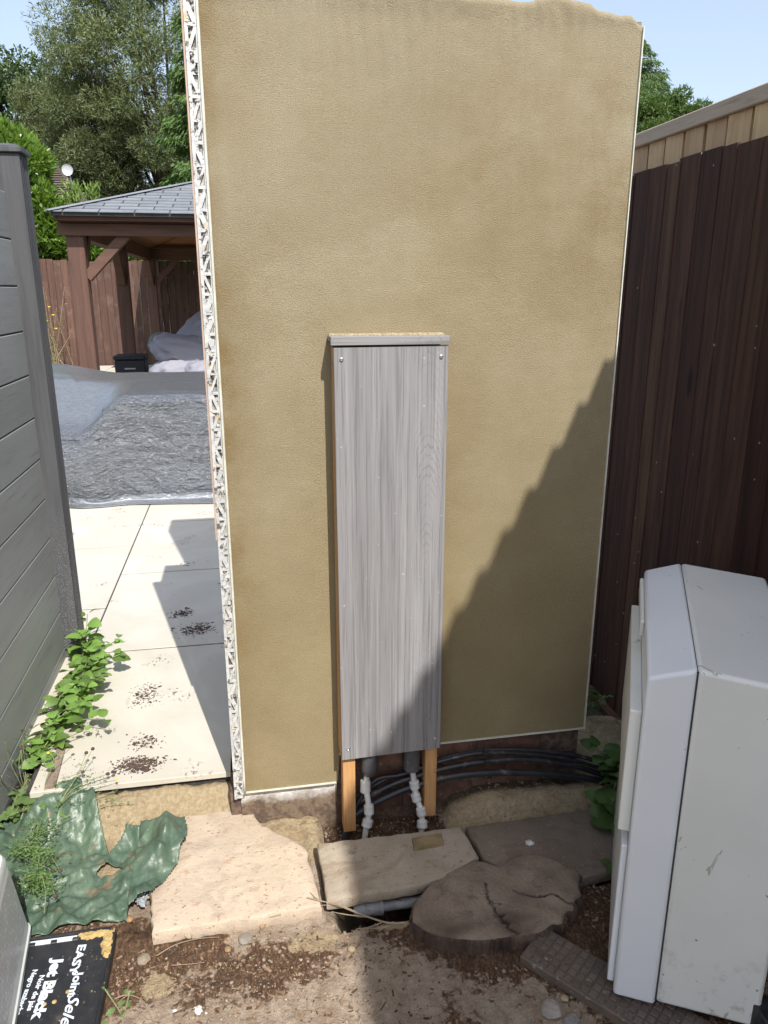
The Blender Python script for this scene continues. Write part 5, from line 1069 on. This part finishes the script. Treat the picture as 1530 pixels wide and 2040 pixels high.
# ------------------------------------------------------------------ debris: gravel and chips (uncountable), stones, twigs
ico = bmesh.new(); bmesh.ops.create_icosphere(ico, subdivisions=1, radius=1); IV = np.array([list(v.co) for v in ico.verts]); IF = np.array([[v.index for v in f.verts] for f in ico.faces]); ico.free()
CV = np.array([(-1,-1,-1),(1,-1,-1),(1,1,-1),(-1,1,-1),(-.8,-.7,1),(.9,-.8,1),(.7,.9,1),(-.9,.8,1)], float); CF = np.array([(0,3,2,1),(4,5,6,7),(0,1,5,4),(1,2,6,5),(2,3,7,6),(3,0,4,7)])
def scatter(name, mt, n_, smin, smax, base, faces, aspect, label, dens, seed, lift=.3):
    rg = np.random.default_rng(seed); P = []
    while len(P) < n_:
        x = rg.uniform(-.78, 1.25, 6000); y = rg.uniform(-1.35, .05, 6000); a_ = dens(x, y) > rg.uniform(0, 1, 6000)
        blk = ((x > -.37) & (x < .13) & (y > -.39) & (y < .11)) | ((x > .12) & (x < 1.0) & (y > -.39) & (y < -.14)) | ((x < -.37) & (y < -.31)&(y>-.8)) | ((x > .33) & (x < .79) & (y > -.59) & (y < -.33)) | (y > .10)
        a_ &= ~blk; P += list(zip(x[a_], y[a_]))
    P = np.array(P[:n_]); s_ = rg.uniform(0, 1, n_)**3*(smax-smin)+smin; A_ = rg.uniform(0, 2*np.pi, n_); asp = rg.uniform(aspect[0], aspect[1], (n_, 3)); asp[:, 2] = rg.uniform(aspect[2], aspect[3], n_)
    if len(aspect) > 4: asp[:, 0] = rg.uniform(aspect[4], aspect[5], n_)
    B = base[None]*asp[:, None, :]*s_[:, None, None]; B = B*rg.uniform(.85, 1.15, B.shape); tl = rg.normal(size=n_)*.25; B[:, :, 2] += B[:, :, 0]*tl[:, None]
    c_, q_ = np.cos(A_)[:, None], np.sin(A_)[:, None]; Vx = B[:, :, 0]*c_-B[:, :, 1]*q_; Vy = B[:, :, 0]*q_+B[:, :, 1]*c_
    zz_ = soil_h(P[:, 0], P[:, 1]); V = np.stack([Vx+P[:, :1], Vy+P[:, 1:], B[:, :, 2]+(zz_+s_*asp[:, 2]*lift)[:, None]], -1).reshape(-1, 3)
    F = (faces[None]+(np.arange(n_)*len(base))[:, None, None]).reshape(-1, faces.shape[1]); me = raw_mesh(name, V, F, mt); o_ = link(name, me); return tag(o_, label, 'debris', kind='stuff')
def mdens(x, y): return np.clip(.25+.75*np.exp(-(((x+.05)/.35)**2+((y+.50)/.11)**2)), 0, 1)*np.where((x > .14) & (x < .56) & (y > -.2), 1, sstep(-.05, -.3, y)*.9+.1)
scatter('gravel', M_PEB, 4200, .0008, .0040, IV, IF, (.8, 1.2, .5, .9), 'scattered small pebbles and crumbs on the bare soil', lambda x, y: .5+0*x, 5)
scatter('wood_chips', M_CHIP, 6800, .0007, .0030, CV, CF, (.5, 1.2, .2, .5, 1.5, 4.5), 'scattered bark chips and brown plant litter over the soil', mdens, 9, .6)
scatter('soil_crumbs', M_SOIL, 5200, .0012, .0055, IV, IF, (.8, 1.2, .6, 1), 'loose crumbs of soil lying on the ground', lambda x, y: .6+0*x, 13)
def rock(px, py, r_, colr, label, z=-.118, flat=.6, group=None, seed=0):
    p = G(px, py, z); rg = np.random.default_rng(int(px*7+py)); b = bmesh.new(); bmesh.ops.create_icosphere(b, subdivisions=2, radius=r_)
    k1 = rg.uniform(0, 9, 3)
    for v in b.verts:
        c_ = v.co; s_ = 1+.45*(float(fbm(np.array([c_.x/r_*1.3+k1[0]]), np.array([c_.y/r_*1.3+c_.z/r_+k1[1]]), 2, 3)[0])-.5); v.co = Vector((c_.x*s_*rg.uniform(.96,1.04)*1.1, c_.y*s_, c_.z*s_*flat))
    me = bpy.data.meshes.new('stone'); b.to_mesh(me); b.free(); me.materials.append(stonemat('stone_surface', colr)); o_ = link('stone', me, None, (p[0], p[1], z+r_*flat*.35)); o_.rotation_euler.z = rg.uniform(0, 6)
    return tag(o_, label, 'stone', group)
gk = 'loose stones on the soil'
def flecks(px_, py_, rx, ry, n_, lab, ang=0):
    p = G(px_, py_, .0005); rg = np.random.default_rng(int(px_+py_)); m = MB()
    for _ in range(n_):
        x = p[0]+rg.normal()*rx; y = p[1]+rg.normal()*ry
        if y < .115 or x < -.68 or x > -.1: continue
        r_ = rg.uniform(.0008, .0022)*(2.2 if rg.uniform() < .15 else 1)*2; a_ = rg.uniform(0, 6.28); st = rg.uniform(1, 2.4)
        r_ *= .62
        m.add([(x+r_*(st*math.cos(q)*math.cos(a_)-math.sin(q)*math.sin(a_)), y+r_*(st*math.cos(q)*math.sin(a_)+math.sin(q)*math.cos(a_)), .0004+(.0012 if k_ else 0)*0) for k_, q in enumerate(np.arange(0, 6.28, 1.05))]+[(x, y, .0004+r_*.35)], [(i, (i+1) % 6, 6) for i in range(6)])
    solo('soil_flecks', m, simple('dark_wet_soil', (.055,.035,.028), (.10,.065,.05), 60, .95), lab, 'soil flecks', p, kind='stuff')
flecks(362, 1222, .022, .022, 270, 'dark soil flecks on the shaded slab, upper print'); flecks(392, 1253, .036, .028, 450, 'dark soil flecks trodden on the shaded slab')
flecks(290, 1385, .028, .045, 210, 'brown soil flecks in the middle of the cream slab'); flecks(290, 1478, .028, .022, 150, 'soil flecks on the cream slab near its front'); flecks(275, 1524, .036, .020, 570, 'dense boot print of soil at the front edge of the slab'); flecks(175, 1187, .022, .018, 90, 'faint soil flecks near the fence post')
rock(283, 1615, .024, (.48,.38,.22), 'rough yellow stone in the sandy bank left of the pink slab', -.075, .6, gk)
rock(225, 1625, .022, (.50,.43,.30), 'pale lump of mortar between the green sheet and the sandy bank', -.075, .5, gk)
rock(376, 1864, .011, (.46,.37,.28), 'pale beige stone just below the near edge of the pink slab', -.12, .7, gk)
rock(408, 1857, .010, (.33,.29,.27), 'flat grey stone right of the pale beige one', -.12, .5, gk)
rock(258, 1832, .010, (.36,.22,.11), 'orange stone beside the strap and the black lid', -.12, .6, gk)
rock(454, 1892, .009, (.36,.23,.12), 'orange pointed stone in the dark litter', -.12, .6, gk)
rock(523, 1846, .008, (.36,.26,.15), 'small golden stone below the twig bundle', -.12, .8, gk)
rock(286, 1912, .016, (.27,.22,.16), 'crumbling greyish mortar lump right of the black lid', -.125, .5, gk)
rock(490, 1872, .018, (.30,.26,.22), 'rough grey concrete crumb among the chips', -.125, .45, gk)
rock(700, 1892, .009, (.36,.28,.18), 'yellowish pebble on the pale patch of soil', -.125, .6, gk)
rock(1097, 1912+100, .024, (.36,.32,.28), 'pale flat stone by the patterned paver', -.125, .35, gk)
rock(1140, 2035, .017, (.30,.28,.27), 'grey stone at the bottom frame edge near the paver', -.125, .4, gk)
rock(1125, 1990, .009, (.42,.32,.2), 'tan pebble between the flat stone and the paver', -.125, .6, gk)
for (x, y, r_, l_) in ((394, 2008, .011, 'largest white plaster crumb at the bottom of the soil'), (348, 2012, .0065, 'smaller white plaster crumb to the left of the largest'), (410, 2012, .004, 'tiny white plaster crumb right beside the largest')):
    p = G(x, y, -.12); splat(p[0], p[1], soil_z(p[0], p[1])-.001, r_, l_, hgt=.6)
def twig(label, main, side, r0=.0022, z=-.108, name='twig'):
    m = MB(); pts = smoothpath([G(x, y, z+dz_) for x, y, dz_ in main], 6); m.tube(pts, list(np.linspace(r0, r0*.4, len(pts))), 6)
    for s_ in side: q_ = smoothpath([G(x, y, z+dz_) for x, y, dz_ in s_], 5); m.tube(q_, list(np.linspace(r0*.6, r0*.25, len(q_))), 5)
    solo(name, m, M_DRYSTEM, label, 'twig', pts[0], 'twigs on the soil')
twig('many branched pale twig reaching from the pink slab to the stump', ((808, 1838, 0), (770, 1838, .005), (715, 1820, .012), (670, 1802, .02), (640, 1795, .025), (612, 1788, .028)), (((740, 1828, .008), (690, 1822, .006), (660, 1816, .004)), ((760, 1838, .006), (735, 1847, .0), (712, 1850, 0)), ((680, 1806, .02), (650, 1803, .01), (622, 1806, .008)), ((795, 1838, .0), (760, 1848, 0), (715, 1849, 0)), ((640, 1795, .025), (630, 1790, .025), (618, 1778, .022)), ((720, 1822, .012), (690, 1808, .02), (655, 1800, .024))), .0028)
twig('thin straight twig lying in the dark litter below the pink slab', ((312, 1904, 0), (350, 1882, .003), (395, 1870, .002), (436, 1867, 0)), (), .0014)
twig('short pale twig under the thin straight one', ((342, 1923, 0), (375, 1921, 0), (408, 1917, 0)), (), .0013)
twig('thick dark broken stick tucked against the pink slab edge', ((468, 1830, .006), (500, 1833, .006), (560, 1822, .01)), (), .0045)
twig('curved root loop on the soil right of the lid', ((228, 1990, 0), (255, 1982, 0), (285, 1995, .0), (305, 2035, 0)), (((255, 1982, 0), (235, 1998, 0), (222, 2020, 0)),), .0018)
twig('faint straight twig near the bottom middle', ((592, 2010, 0), (640, 2013, 0), (660, 2008, 0)), (((615, 2012, 0), (616, 1998, 0), (613, 1985, 0)),), .0012)
twig('small dark twig end in the shaded soil left of the paver', ((832, 1932, 0), (846, 1918, 0)), (), .0012)
